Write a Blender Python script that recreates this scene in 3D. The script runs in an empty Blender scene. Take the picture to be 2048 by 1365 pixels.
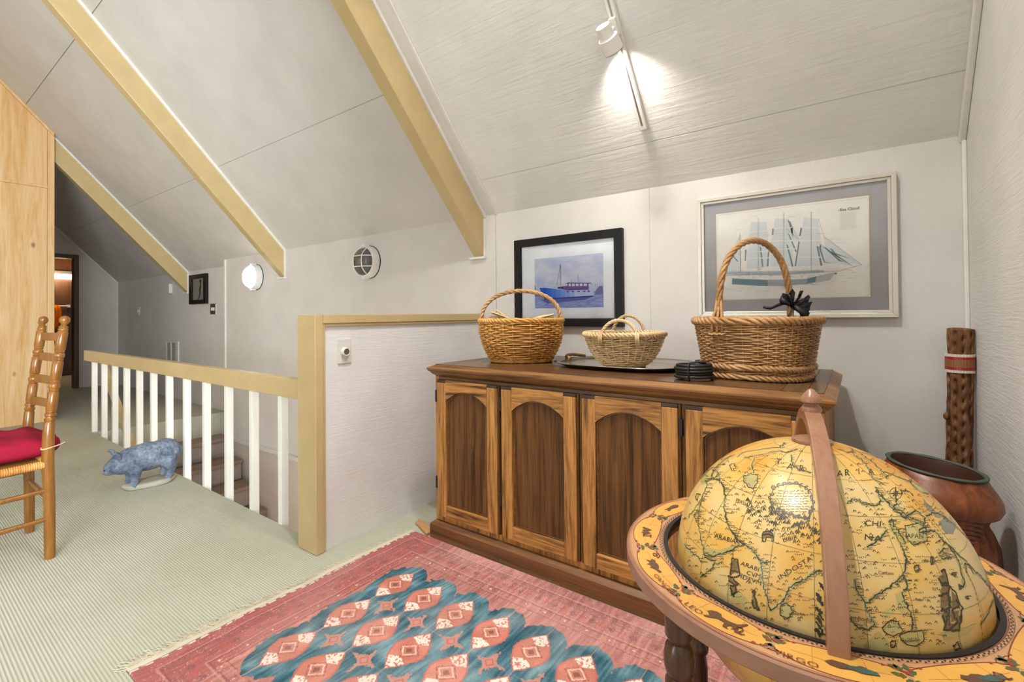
import bpy, math, random
import numpy as np
from mathutils import Vector, Matrix
random.seed(7); rng = np.random.default_rng(7)
S = bpy.context.scene; COL = S.collection
# ---------------------------------------------------------------- camera
F, CY, YAW, PIT, ROL, H = 945.3, 620.0, 0.63029, -0.01001, -0.00913, 1.075
_c, _s = math.cos(YAW), math.sin(YAW)
_fw = np.array([-_s, _c, 0]); _r = np.array([_c, _s, 0]); _u = np.array([0, 0, 1.])
FW = _fw*math.cos(PIT) - _u*math.sin(PIT); U2 = _u*math.cos(PIT) + _fw*math.sin(PIT)
RT = _r*math.cos(ROL) + U2*math.sin(ROL); UP = U2*math.cos(ROL) - _r*math.sin(ROL)
CAM = np.array([0, 0, H])
cd = bpy.data.cameras.new('camera'); cam = bpy.data.objects.new('camera', cd); COL.objects.link(cam)
cd.sensor_fit = 'HORIZONTAL'; cd.sensor_width = 36; cd.lens = F/2048*36; cd.shift_y = -(682.5-CY)/2048
cd.clip_start = .02
cam.matrix_world = Matrix([[RT[0], UP[0], -FW[0], CAM[0]], [RT[1], UP[1], -FW[1], CAM[1]], [RT[2], UP[2], -FW[2], CAM[2]], [0, 0, 0, 1]])
S.camera = cam
# ---------------------------------------------------------------- light
def lin(c): return tuple(((v/255)/12.92 if v/255 <= .04045 else ((v/255+.055)/1.055)**2.4) for v in c)
S.view_settings.view_transform = 'Standard'; S.view_settings.look = 'None'; S.view_settings.gamma = 1
S.view_settings.use_curve_mapping = False; S.view_settings.exposure = 0.35
W = bpy.data.worlds.new('sky'); S.world = W; W.use_nodes = True
W.node_tree.nodes['Background'].inputs[0].default_value = (.78, .88, 1, 1)
W.node_tree.nodes['Background'].inputs[1].default_value = 1.0
def area(name, loc, sx, sy, power, rot, color=(1, 1, 1)):
    l = bpy.data.lights.new(name, 'AREA'); l.shape = 'RECTANGLE'; l.size = sx; l.size_y = sy; l.energy = power; l.color = color
    o = bpy.data.objects.new(name, l); COL.objects.link(o); o.location = loc; o.rotation_euler = rot; return o
YS = -2.9                       # wall behind the camera that holds the added window
ADDED_WINS = [(-3.12, -2.06)]; WZ = (.75, 2.35)        # south window, unseen, added to bring frontal light
GWY, GWZ = (-2.35, -.55), (.55, 2.45)             # gable window in the right-hand wall
for a, b in ADDED_WINS:               # fill light coming through the added south window
    area('window_daylight', ((a+b)/2, YS-.12, sum(WZ)/2), b-a, WZ[1]-WZ[0], 34*(b-a), (math.pi/2, 0, 0), (.9, .96, 1))
area('window_daylight', (.333+.2, sum(GWY)/2, sum(GWZ)/2), GWZ[1]-GWZ[0], GWY[1]-GWY[0], 360, (0, math.pi/2, 0), (.9, .96, 1))
def spot(name, loc, tgt, power, ang, blend=.5, color=(1, .93, .83), r=.03):
    l = bpy.data.lights.new(name, 'SPOT'); l.energy = power; l.spot_size = ang; l.spot_blend = blend; l.color = color; l.shadow_soft_size = r
    o = bpy.data.objects.new(name, l); COL.objects.link(o); o.location = loc
    o.rotation_euler = (Vector(tgt)-Vector(loc)).to_track_quat('-Z', 'Y').to_euler(); return o
# ---------------------------------------------------------------- helpers
def ray(x, y): return FW + RT*(x-1024)/F - UP*(y-CY)/F
def at(x, y, ax, val):
    d = ray(x, y); k = 'xyz'.index(ax); return CAM + d*((val-CAM[k])/d[k])
class MB:
    def __init__(s): s.v = []; s.f = []; s.m = []; s.mi = 0
    def add(s, V, Fs):
        o = len(s.v); s.v += [tuple(p) for p in V]; s.f += [tuple(i+o for i in q) for q in Fs]; s.m += [s.mi]*len(Fs); return s
    def box(s, x0, x1, y0, y1, z0, z1):
        V = [(x, y, z) for z in (z0, z1) for y in (y0, y1) for x in (x0, x1)]
        return s.add(V, [(0, 2, 3, 1), (4, 5, 7, 6), (0, 1, 5, 4), (2, 6, 7, 3), (0, 4, 6, 2), (1, 3, 7, 5)])
    def obox(s, c, a, b, d):     # centre and three half vectors
        c, a, b, d = map(np.array, (c, a, b, d))
        V = [c+i*a+j*b+k*d for k in (-1, 1) for j in (-1, 1) for i in (-1, 1)]
        return s.add(V, [(0, 2, 3, 1), (4, 5, 7, 6), (0, 1, 5, 4), (2, 6, 7, 3), (0, 4, 6, 2), (1, 3, 7, 5)])
    def prism(s, P, off):
        P = [np.array(p, float) for p in P]; n = len(P); off = np.array(off)
        return s.add(P+[p+off for p in P], [tuple(range(n))[::-1], tuple(range(n, 2*n))]+[(i, (i+1) % n, n+(i+1) % n, n+i) for i in range(n)])
    def loft(s, rings, caps=True, closed=False):
        n = len(rings[0]); V = [p for r in rings for p in r]; m = len(rings); Fs = []
        for i in range(m if closed else m-1):
            for j in range(n): Fs.append((i*n+j, i*n+(j+1) % n, ((i+1) % m)*n+(j+1) % n, ((i+1) % m)*n+j))
        if caps and not closed: Fs += [tuple(range(n))[::-1], tuple(range((m-1)*n, m*n))]
        return s.add(V, Fs)
    def sweep(s, P, rad, n=8, closed=False, caps=True, twist=0, flat=1, upv=None):
        P = np.array(P, float); m = len(P); rad = np.ones(m)*rad if np.isscalar(rad) else np.array(rad)
        T = (np.roll(P, -1, 0)-np.roll(P, 1, 0)) if closed else np.gradient(P, axis=0)
        T /= np.linalg.norm(T, axis=1)[:, None]+1e-12
        u = np.array([0, 0, 1.]) if upv is None else np.array(upv, float)
        if abs(T[0]@u) > .9 and upv is None: u = np.array([1., 0, 0])
        rings = []; ref = u-T[0]*(u@T[0]); ref /= np.linalg.norm(ref)
        for i in range(m):
            ref = ref-T[i]*(ref@T[i]); ref /= np.linalg.norm(ref)+1e-12; b = np.cross(T[i], ref)
            rings.append([P[i]+rad[i]*(math.cos(a)*ref*flat+math.sin(a)*b) for a in (2*math.pi*k/n+twist*i for k in range(n))])
        return s.loft(rings, caps, closed)
    def lathe(s, prof, c=(0, 0, 0), n=32, M=None, caps=True):
        rings = []
        for r, z in prof:
            R = [np.array((r*math.cos(2*math.pi*k/n), r*math.sin(2*math.pi*k/n), z)) for k in range(n)]
            if M is not None: R = [M@p for p in R]
            rings.append([p+np.array(c) for p in R])
        return s.loft(rings, caps)
    def grid(s, G):               # G[i][j] points
        G = np.array(G); a, b = G.shape[:2]
        return s.add(G.reshape(-1, 3), [(i*b+j, i*b+j+1, (i+1)*b+j+1, (i+1)*b+j) for i in range(a-1) for j in range(b-1)])
    def build(s, name, mat, parent=None, smooth=False, bevel=0, flip=False):
        me = bpy.data.meshes.new(name); me.from_pydata([tuple(map(float, p)) for p in s.v], [], s.f)
        mats = mat if isinstance(mat, (list, tuple)) else [mat]
        for m in mats: me.materials.append(m)
        if len(mats) > 1: me.polygons.foreach_set('material_index', s.m)
        if smooth: me.polygons.foreach_set('use_smooth', [True]*len(me.polygons))
        me.update(); o = bpy.data.objects.new(name, me); COL.objects.link(o)
        if smooth and smooth != 'all':
            try: me.set_sharp_from_angle(angle=math.radians(40))
            except Exception: pass
        if bevel:
            b = o.modifiers.new('b', 'BEVEL'); b.width = bevel; b.segments = 2; b.limit_method = 'ANGLE'
        if parent is not None: par(o, parent)
        return o
def par(o, p):
    o.parent = p; o.matrix_parent_inverse = Matrix.Translation(-p.location)
def tag(o, label=None, cat=None, group=None, kind=None):
    for k, v in (('label', label), ('category', cat), ('group', group), ('kind', kind)):
        if v: o[k] = v
    return o
def thing(name, loc, label, cat, group=None, kind=None):
    o = bpy.data.objects.new(name, None); COL.objects.link(o); o.location = loc; o.empty_display_size = .1
    return tag(o, label, cat, group, kind)
def struct(o): o['kind'] = 'structure'; return o
def dupe(o, off, parent=None):
    c = o.copy(); COL.objects.link(c); c.location = Vector(o.location)+Vector(off)
    if parent is not None: par(c, parent)
    return c
# ---------------------------------------------------------------- materials
class NT:
    def __init__(s, name):
        s.m = bpy.data.materials.new(name); s.m.use_nodes = True; s.t = s.m.node_tree; s.b = s.t.nodes['Principled BSDF']; s.out = s.t.nodes['Material Output']
    def n(s, kind, **kw):
        o = s.t.nodes.new(kind)
        for k, v in kw.items():
            if k in o.inputs: o.inputs[k].default_value = v
            else: setattr(o, k, v)
        return o
    def l(s, a, b): s.t.links.new(a, b)
    def coords(s, scale=(1, 1, 1), rot=(0, 0, 0), src='Object'):
        t = s.n('ShaderNodeTexCoord'); m = s.n('ShaderNodeMapping'); m.inputs['Scale'].default_value = scale; m.inputs['Rotation'].default_value = rot
        s.l(t.outputs[src], m.inputs[0]); return m.outputs[0]
    def noise(s, vec, scale, detail=4, rough=.55, dist=0):
        o = s.n('ShaderNodeTexNoise', Scale=scale, Detail=detail, Roughness=rough, Distortion=dist); s.l(vec, o.inputs['Vector']); return o.outputs['Fac']
    def ramp(s, fac, stops):
        o = s.n('ShaderNodeValToRGB'); e = o.color_ramp.elements
        while len(e) < len(stops): e.new(.5)
        for i, (p, c) in enumerate(stops): e[i].position = p; e[i].color = (*c, 1)
        s.l(fac, o.inputs[0]); return o.outputs[0]
    def math(s, op, a, b=None):
        o = s.n('ShaderNodeMath', operation=op)
        for i, x in enumerate((a, b)):
            if x is None: continue
            if isinstance(x, (int, float)): o.inputs[i].default_value = x
            else: s.l(x, o.inputs[i])
        return o.outputs[0]
    def mix(s, fac, a, b, mode='MIX'):
        o = s.n('ShaderNodeMix', data_type='RGBA', blend_type=mode)
        for i, x in ((0, fac), (6, a), (7, b)):
            if isinstance(x, (int, float)): o.inputs[i].default_value = x
            elif isinstance(x, tuple): o.inputs[i].default_value = (*x, 1)
            else: s.l(x, o.inputs[i])
        return o.outputs[2]
    def bump(s, h, strength, dist=.002, prev=None):
        o = s.n('ShaderNodeBump', Strength=strength, Distance=dist); s.l(h, o.inputs['Height'])
        if prev is not None: s.l(prev, o.inputs['Normal'])
        s.l(o.outputs[0], s.b.inputs['Normal']); return o.outputs[0]
    def base(s, c, rough=.5, spec=None, **kw):
        if isinstance(c, tuple): s.b.inputs['Base Color'].default_value = (*c, 1)
        else: s.l(c, s.b.inputs['Base Color'])
        s.b.inputs['Roughness'].default_value = rough
        if spec is not None: s.b.inputs['Specular IOR Level'].default_value = spec
        for k, v in kw.items(): s.b.inputs[k].default_value = v
        return s
def plain(name, c, rough=.5, spec=None, var=.06, bump=0, bscale=60, **kw):
    t = NT(name); c = lin(c); v = t.coords(); n = t.noise(v, 9, 5)
    t.base(t.ramp(n, [(.3, tuple(x*(1-var) for x in c)), (.7, tuple(min(1, x*(1+var)) for x in c))]), rough, spec, **kw)
    if bump: t.bump(t.noise(v, bscale, 6), bump)
    return t.m
def sawn(name, c, grain, strength=.35, sc=1.0, var=.05, rough=.62):
    """painted rough-sawn board; grain = axis along which the saw grain runs"""
    t = NT(name); c = lin(c); k = [70, 70, 70]; k['xyz'.index(grain)] = 4
    v = t.coords(tuple(x*sc for x in k)); v2 = t.coords()
    a = t.noise(v, 1.6, 6, .62, .6); b = t.noise(v2, 160*sc, 4, .6); d = t.noise(v2, 3.5, 4)
    t.base(t.ramp(d, [(.3, tuple(x*(1-var) for x in c)), (.7, tuple(min(1, x*(1+var)) for x in c))]), rough, .3)
    h = t.math('ADD', t.math('MULTIPLY', a, .8), t.math('MULTIPLY', b, .3)); t.bump(h, strength, .004)
    return t.m
def wood(name, stops, axis='z', sc=1.0, rough=.4, spec=.5, bump=.15, stretch=18, dist=1.2, knots=None, coat=0):
    t = NT(name); k = [1.]*3; k['xyz'.index(axis)] = 1/stretch
    v = t.coords(tuple(x*sc for x in k)); a = t.noise(v, 38, 6, .62, dist); b = t.noise(v, 150, 3, .6, .3); g = t.noise(v, 7, 3, .5, .5)
    f = t.math('ADD', t.math('MULTIPLY', a, .62), t.math('ADD', t.math('MULTIPLY', b, .22), t.math('MULTIPLY', g, .16)))
    col = t.ramp(f, [(p, lin(c)) for p, c in stops])
    if knots:
        vv = t.coords((1, 1, .55)); vo = t.n('ShaderNodeTexVoronoi', Scale=knots[0]); t.l(vv, vo.inputs['Vector'])
        kf = t.ramp(vo.outputs['Distance'], [(0, (1, 1, 1)), (knots[1], (.55, .55, .55)), (knots[1]*1.7, (0, 0, 0))])
        col = t.mix(kf, col, lin(knots[2]))
    t.base(col, rough, spec, **({'Coat Weight': coat} if coat else {}))
    if bump: t.bump(f, bump, .0015)
    return t.m
M = {}
M['wall'] = sawn('wall_paint', (212, 207, 201), 'z', .5)
M['wall_h'] = sawn('half_wall_paint', (226, 223, 220), 'y', .6)
M['wall_r'] = sawn('side_wall_paint', (224, 221, 216), 'y', .6)
M['wall_low'] = sawn('stairwell_paint', (208, 198, 187), 'x', .25)
M['ceil'] = sawn('ceiling_paint', (226, 223, 219), 'x', 1.0, .42)
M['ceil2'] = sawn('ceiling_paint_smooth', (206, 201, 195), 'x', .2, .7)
M['trimw'] = plain('white_trim_paint', (226, 222, 214), .4)
M['tan'] = plain('tan_trim_paint', (195, 172, 124), .35, .5, .05, .03, 30)
M['white'] = plain('white_baluster_paint', (238, 235, 226), .4, .5, .03)
M['pine'] = wood('knotty_pine', [(.32, (204, 150, 84)), (.5, (224, 184, 130)), (.68, (234, 204, 160))], 'z', .5, .4, .4, .04, 14, .8, (4.5, .055, (128, 92, 60)))
M['oak'] = wood('oak_frame', [(.37, (58, 37, 17)), (.45, (142, 95, 44)), (.55, (186, 131, 68)), (.72, (202, 148, 84))], 'z', 1, .45, .35, .2, 16, 1.4)
M['oakh'] = wood('oak_frame_horizontal', [(.37, (58, 37, 17)), (.45, (140, 94, 44)), (.55, (184, 130, 68)), (.72, (200, 147, 83))], 'x', 1, .45, .35, .2, 16, 1.4)
M['oakd'] = wood('oak_dark_panel', [(.36, (40, 24, 11)), (.48, (90, 58, 28)), (.62, (122, 82, 42))], 'z', 1.2, .55, .2, .25, 26, .7)
M['oakdh'] = wood('oak_dark_horizontal', [(.33, (52, 32, 17)), (.5, (106, 68, 36)), (.7, (140, 94, 54))], 'x', 1, .36, .5, .2, 22, .8)
M['oaktop'] = wood('oak_table_top', [(.33, (60, 37, 19)), (.5, (94, 62, 35)), (.72, (120, 82, 50))], 'x', .8, .25, .55, .06, 22, .6)
M['oakm'] = wood('oak_moulding', [(.36, (66, 42, 18)), (.5, (128, 86, 42)), (.66, (162, 113, 60))], 'x', 1, .38, .5, .15, 22, .8)
M['endgrain'] = plain('dark_end_grain', (58, 42, 30), .55, None, .3)
M['black'] = plain('black_iron', (26, 24, 22), .45)
M['tread'] = wood('stair_tread_wood', [(.3, (112, 90, 74)), (.5, (140, 116, 98)), (.7, (158, 134, 114))], 'y', .8, .4, .4, .05)
M['riser'] = plain('stair_riser_paint', (150, 138, 132), .5)
def carpet():
    t = NT('ribbed_carpet'); v = t.coords(); w = t.n('ShaderNodeTexWave', wave_type='BANDS', bands_direction='Y', Scale=33, Distortion=.5, Detail=2); w.inputs['Detail Scale'].default_value = 6
    t.l(v, w.inputs['Vector']); fine = t.noise(t.coords((1, 1, 1)), 420, 3); w2 = t.n('ShaderNodeTexWave', wave_type='BANDS', bands_direction='X', Scale=60, Distortion=1.2, Detail=1); t.l(v, w2.inputs['Vector'])
    big = t.noise(v, 1.7, 5)
    c = t.ramp(big, [(.3, lin((192, 191, 172))), (.55, lin((204, 203, 186))), (.75, lin((212, 209, 193)))])
    c = t.mix(t.math('MULTIPLY', t.math('SUBTRACT', 1.0, w.outputs['Fac']), .4), c, lin((152, 153, 130)))
    c = t.mix(t.math('MULTIPLY', t.math('SUBTRACT', 1.0, w2.outputs['Fac']), .16), c, lin((150, 150, 126)))
    c = t.mix(t.math('MULTIPLY', fine, .25), c, lin((168, 165, 140)))
    t.base(c, .95, .1)
    t.bump(t.math('ADD', w.outputs['Fac'], t.math('MULTIPLY', t.math('ADD', fine, w2.outputs['Fac']), .35)), .6, .003); return t.m
M['carpet'] = carpet()
# ================================================================ the room
YW, K, ZC = 2.385, 1.09, 1.72
def zc(y): return ZC + K*(YW-y)
XR, XF, YR = .333, -9.75, -.25
# floor with the stairwell left open
m = MB()
m.box(XF-2.4, XR+.1, YS-.1, 1.272, -.25, 0); m.box(-2.12, XR+.1, 1.272, 2.6, -.25, 0); m.box(XF-2.4, -5.80, 1.272, 2.6, -.25, 0)
struct(m.build('floor', M['carpet']))
# back wall: backing and panels
wb = struct(MB().box(-5.71, XR+.1, 2.405, 2.6, -2.6, 1.74).build('wall_back', M['wall_low']))
for a, b in ((-5.70, -3.08), (-3.079, -1.903), (-1.861, -.8575), (-.8565, XR)):
    MB().box(a, b, YW, 2.41, -.25, 1.72).build('wall_panel', M['wall'], wb)
MB().box(-1.901, -1.863, YW-.004, 2.41, 0, 1.72).build('batten', M['wall'], wb)
MB().box(-5.53, -2.1, YW-.02, 2.41, -.275, -.235).build('ledge', M['wall'], wb, False, .004)
wr = struct(MB().box(XF-.1, -5.71, 2.44, 2.6, 0, 1.74).build('wall_recess', M['wall']))
MB().box(-5.725, -5.695, YW-.012, 2.45, 0, 1.72).build('batten', M['trimw'], wr)
m = MB(); m.box(XR, XR+.12, YS-.1, GWY[0], 0, 4.8); m.box(XR, XR+.12, GWY[1], 2.6, 0, 4.8); m.box(XR, XR+.12, GWY[0], GWY[1], 0, GWZ[0]); m.box(XR, XR+.12, GWY[0], GWY[1], GWZ[1], 4.8)
struct(m.build('wall_right', M['wall_r']))
# corner mouldings of the right wall
t1 = MB(); t1.prism([(XR-.022, YW, zc(YW)), (XR-.022, YR, zc(YR)), (XR-.022, YR, zc(YR)-.034), (XR-.022, YW, zc(YW)-.03)], (.022, 0, 0)); struct(t1.build('trim_1', M['trimw'], None, False, .006))
struct(MB().box(XR-.014, XR, YW-.014, YW, 0, 1.70).build('trim_2', M['trimw'], None, False, .004))
# ceiling: backing + panels between the beams
def slab(m, x0, x1, y0, y1, d0, d1):
    m.prism([(x0, y0, zc(y0)+d0), (x0, y1, zc(y1)+d0), (x0, y1, zc(y1)+d1), (x0, y0, zc(y0)+d1)], (x1-x0, 0, 0)); return m
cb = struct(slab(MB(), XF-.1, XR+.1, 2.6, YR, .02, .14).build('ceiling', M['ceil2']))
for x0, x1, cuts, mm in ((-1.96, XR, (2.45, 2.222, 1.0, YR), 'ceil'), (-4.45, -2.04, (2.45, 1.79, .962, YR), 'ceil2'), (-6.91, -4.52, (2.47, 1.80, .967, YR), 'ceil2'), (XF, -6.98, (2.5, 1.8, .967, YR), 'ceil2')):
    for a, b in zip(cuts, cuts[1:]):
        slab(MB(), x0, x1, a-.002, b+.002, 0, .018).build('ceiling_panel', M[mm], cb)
# other side of the ridge and the wall with the added window
m = MB(); ZS = 2.9
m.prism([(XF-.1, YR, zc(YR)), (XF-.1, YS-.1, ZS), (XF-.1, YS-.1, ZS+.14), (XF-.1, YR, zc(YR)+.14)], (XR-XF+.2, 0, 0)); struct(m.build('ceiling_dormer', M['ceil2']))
m = MB(); xs = [XF-.1]
for a, b in ADDED_WINS: xs += [a, b]
xs.append(XR+.1)
for i in range(0, len(xs), 2): m.box(xs[i], xs[i+1], YS-.1, YS, 0, ZS)
for a, b in ADDED_WINS: m.box(a, b, YS-.1, YS, 0, WZ[0]); m.box(a, b, YS-.1, YS, WZ[1], ZS)
struct(m.build('wall_window', M['wall']))
def pane_mat():
    t = NT('window_glass'); tr = t.n('ShaderNodeBsdfTransparent'); gl = t.n('ShaderNodeBsdfGlossy', Roughness=.02); fr = t.n('ShaderNodeFresnel', IOR=1.45); mx = t.n('ShaderNodeMixShader')
    t.l(fr.outputs[0], mx.inputs[0]); t.l(tr.outputs[0], mx.inputs[1]); t.l(gl.outputs[0], mx.inputs[2]); t.l(mx.outputs[0], t.out.inputs[0]); return t.m
M['pane'] = pane_mat()
for i, (a, b) in enumerate(ADDED_WINS):  # frame, panes and sill of the added south window
    m = MB()
    for x in (a+.03, (a+b)/2, b-.03): m.box(x-.03, x+.03, YS-.07, YS-.02, WZ[0], WZ[1])
    for z in (WZ[0]+.03, WZ[1]-.03): m.box(a, b, YS-.068, YS-.022, z-.03, z+.03)
    w = struct(m.build('window_%d' % (i+1), M['trimw']))
    for x0, x1 in ((a+.06, (a+b)/2-.03), ((a+b)/2+.03, b-.06)): MB().box(x0, x1, YS-.047, YS-.043, WZ[0]+.06, WZ[1]-.06).build('pane', M['pane'], w)
    MB().box(a-.05, b+.05, YS, YS+.09, WZ[0]-.04, WZ[0]).build('window_sill', M['trimw'], w)
m = MB()
for y in (GWY[0]+.03, sum(GWY)/2, GWY[1]-.03): m.box(XR+.04, XR+.09, y-.03, y+.03, GWZ[0], GWZ[1])
for z in (GWZ[0]+.03, GWZ[1]-.03): m.box(XR+.042, XR+.088, GWY[0], GWY[1], z-.03, z+.03)
w = struct(m.build('window_2', M['trimw']))
for y0, y1 in ((GWY[0]+.06, sum(GWY)/2-.03), (sum(GWY)/2+.03, GWY[1]-.06)): MB().box(XR+.063, XR+.067, y0, y1, GWZ[0]+.06, GWZ[1]-.06).build('pane', M['pane'], w)
for y0, lab in ((-.62, 'white curtain gathered at the near side of the gable window'), (-2.55, 'white curtain gathered at the far side of the gable window')):
    G = [[(XR-.05+.022*math.sin(v*40), y0+v*.32, z) for v in np.linspace(0, 1, 40)] for z in (.3, 2.6)]
    o = MB().grid(G).build('window_curtain', plain('white_curtain', (228, 226, 222), .9), None, True); o.modifiers.new('s', 'SOLIDIFY').thickness = .004; tag(o, lab, 'curtain')
# far wall with the bathroom door
m = MB(); m.box(XF-.1, XF, YS, 1.12, 0, 4.7); m.box(XF-.1, XF, 1.915, 2.6, 0, 2.4); m.box(XF-.1, XF, 1.12, 1.915, 2.0, 4.0)
struct(m.build('wall_far', M['wall']))
M['doortrim'] = wood('dark_door_casing', [(.3, (74, 58, 46)), (.5, (104, 88, 74)), (.7, (128, 114, 102))], 'z', 1, .4, .4, .05)
d = struct(MB().box(XF-.12, XF+.02, 1.90, 1.962, 0, 2.06).build('door_1', M['doortrim'], None, False, .006))
MB().box(XF-.12, XF+.018, 1.06, 1.90, 2.0, 2.058).build('head_casing', M['doortrim'], d); MB().box(XF-.12, XF+.019, 1.06, 1.12, 0, 2.0).build('side_casing', M['doortrim'], d)
M['brownwall'] = wood('brown_bath_panelling', [(.3, (62, 36, 18)), (.5, (88, 54, 28)), (.7, (112, 72, 40))], 'z', .8, .45, .4, .05)
M['bathceil'] = plain('bath_ceiling', (196, 150, 96), .6)
XB = XF-2.3
m = MB(); m.box(XB-.1, XB, .2, 3.2, 0, 2.3); m.box(XB, XF-.1, 3.0, 3.1, 0, 2.3); m.box(XB, XF-.1, .2, .3, 0, 2.3)
struct(m.build('wall_bathroom', M['brownwall'])); struct(MB().box(XB, XF-.1, .2, 3.1, 2.2, 2.3).build('ceiling_bathroom', M['bathceil']))
# pine partition standing under the third beam
XP = -6.85
def pinepoly(y0, y1, z0, top=None):
    return [(0, y0, z0), (0, y1, z0), (0, y1, top if top else zc(y1)-.01), (0, y0, top if top else zc(y0)-.01)]
sh = lambda P, x: [(x, p[1], p[2]) for p in P]
pp = struct(MB().prism(sh(pinepoly(-1.9, 1.12, 0)[:2]+[(0, 1.12, zc(1.12)-.02), (0, YR, zc(YR)-.02), (0, -1.9, 3.35)], XP-.1), (.085, 0, 0)).build('wall_partition', M['pine']))
MB().prism(sh([(0, YR, 0), (0, 1.128, 0), (0, 1.128, 2.445), (0, YR, 2.445)], XP-.02), (.016, 0, 0)).build('lower_panel', M['pine'], pp)
MB().prism(sh([(0, YR, 2.475), (0, 1.128, 2.475), (0, 1.128, zc(1.128)-.02), (0, YR, zc(YR)-.02)], XP-.02), (.016, 0, 0)).build('upper_panel', M['pine'], pp)
MB().box(XP-.02, XP+.006, YR, 1.13, 2.446, 2.474).build('rail_moulding', M['pine'], pp, False, .003)
MB().prism(sh([(0, 1.13, 0), (0, 1.185, 0), (0, 1.185, zc(1.185)-.005), (0, 1.13, zc(1.13)-.005)], XP-.12), (.125, 0, 0)).build('corner_post', M['pine'], pp, False, .004)
MB().prism([(XP, 1.18, zc(1.18)-.03), (XP, YR, zc(YR)-.03), (XP, YR, zc(YR)), (XP, 1.18, zc(1.18))], (.02, 0, 0)).build('top_moulding', M['pine'], pp)
# ceiling beams, each a length of tan timber with a white moulding
for i, (xr, lab) in enumerate(((-1.955, 'tan painted ceiling beam over the half wall, nearest the camera'), (-4.438, 'tan painted ceiling beam ending beside the lit wall lamp'), (-6.90, 'tan painted ceiling beam ending beside the small dark picture'))):
    yw = YW if i < 2 else 2.44
    y1 = YR
    m = MB(); hb = .265
    m.prism([(xr-.09, yw, zc(yw)-hb), (xr-.09, y1, zc(y1)-hb), (xr-.09, y1, zc(y1)+.02), (xr-.09, yw, zc(yw)+.02)], (.09, 0, 0))
    b = struct(m.build('ceiling_beam', M['tan'], None, False, .004)); b['label'] = lab
    m = MB(); m.prism([(xr, yw, zc(yw)-.028), (xr, y1, zc(y1)-.028), (xr, y1, zc(y1)), (xr, yw, zc(yw))], (.014, 0, 0)); m.build('moulding', M['trimw'], b)
    MB().box(xr, xr+.013, yw-.013, yw, zc(yw)-hb-.01, zc(yw)-.02).build('end_moulding', M['trimw'], b)
    MB().box(xr-.11, xr+.016, yw-.024, yw, zc(yw)-hb-.014, zc(yw)-hb).build('ledge_moulding', M['trimw'], b)
# wire cover strip beside the first beam
m = MB(); m.prism([(-1.872, YW, zc(YW)-.012), (-1.872, YR, zc(YR)-.012), (-1.872, YR, zc(YR)), (-1.872, YW, zc(YW))], (.022, 0, 0)); struct(m.build('trim_3', M['trimw'], None, False, .003))
m = MB(); m.prism([(XF, 2.44, zc(2.44)-.03), (XF, YR, zc(YR)-.03), (XF, YR, zc(YR)), (XF, 2.44, zc(2.44))], (.012, 0, 0)); m.box(XF, XF+.014, 2.426, 2.44, 0, 1.64); struct(m.build('trim_4', M['trimw']))
# half wall
hw = struct(MB().box(-2.10, -1.985, 1.225, YW, -.25, 1.05).build('wall_half', M['wall_h']))
MB().box(-2.116, -1.967, 1.194, 1.234, 0.001, 1.083).build('end_board', M['tan'], hw, False, .003)
MB().box(-2.116, -1.967, 1.2345, YW, 1.041, 1.083).build('cap_board', M['tan'], hw, False, .003)
MB().box(-1.985, -1.973, 1.234, 1.248, 0.001, 1.041).build('stop_moulding', M['tan'], hw, False, .003); MB().box(-1.985, -1.973, 1.248, YW, 1.027, 1.041).build('stop_moulding', M['tan'], hw, False, .003)
# railing
ra = thing('stair_railing', (-4, 1.31, 0), 'low white slatted railing with tan handrail along the stairwell', 'railing')
MB().box(-6.03, -2.117, 1.25, 1.300, .668, .766).build('handrail', M['tan'], ra, False, .004)
b0 = MB().box(-5.878, -5.8415, 1.2725, 1.311, -.24, .668).build('baluster', M['white'], ra, False, .002)
for i in range(1, 12): dupe(b0, (.3118*i, 0, 0), ra)
# stairs
st = thing('staircase', (-5, 1.9, -1.5), 'brown wooden stairs going down behind the railing', 'stairs', kind='structure'); del st['category']
for i in range(9):
    z = -.236-.205*i; xn = -5.545+.255*i
    MB().box(xn-.262, xn, 1.39, 2.375, z-.038, z).build('tread', M['tread'], st, False, .006)
    MB().box(xn-.045, xn-.027, 1.39, 2.37, z-.205, z-.038).build('riser', M['riser'], st)
MB().prism([(-6.0, 1.37, .66), (-6.0, 1.37, .56), (-4.2, 1.37, -.86), (-4.2, 1.37, -.76)], (0, .04, 0)).build('handrail', M['tan'], st)
struct(MB().box(-5.80, -2.0, 1.30, 1.365, -2.6, -.25).build('wall_stair', M['wall_low']))
m = MB(); m.box(-6.0, -5.80, 1.3, 2.6, -2.6, -.25); m.box(-2.1, -1.98, 1.3, 2.6, -2.6, -.25); struct(m.build('wall_stair_end', M['wall_low']))
struct(MB().box(-6, -1.9, 1.2, 2.6, -2.65, -2.55).build('floor_lower', M['tread']))
t = thing('stairwell_lamp', (-3.3, 1.365, -.75), 'round lamp on the hidden stairwell wall below the floor', 'lamp')  # fill lamp added out of view to brighten the stairwell walls
MB().lathe([(.07, 0), (.07, .02), (.05, .03)], (-3.3, 1.365, -.75), 24, np.array([[1, 0, 0], [0, 0, 1.], [0, -1., 0]])).build('base', M['trimw'], t, True)
l = bpy.data.lights.new('stairwell_bulb', 'POINT'); l.energy = 20; l.color = (1, .93, .85); l.shadow_soft_size = .06; o = bpy.data.objects.new('stairwell_bulb', l); COL.objects.link(o); o.location = (-3.3, 1.50, -.75)
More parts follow.
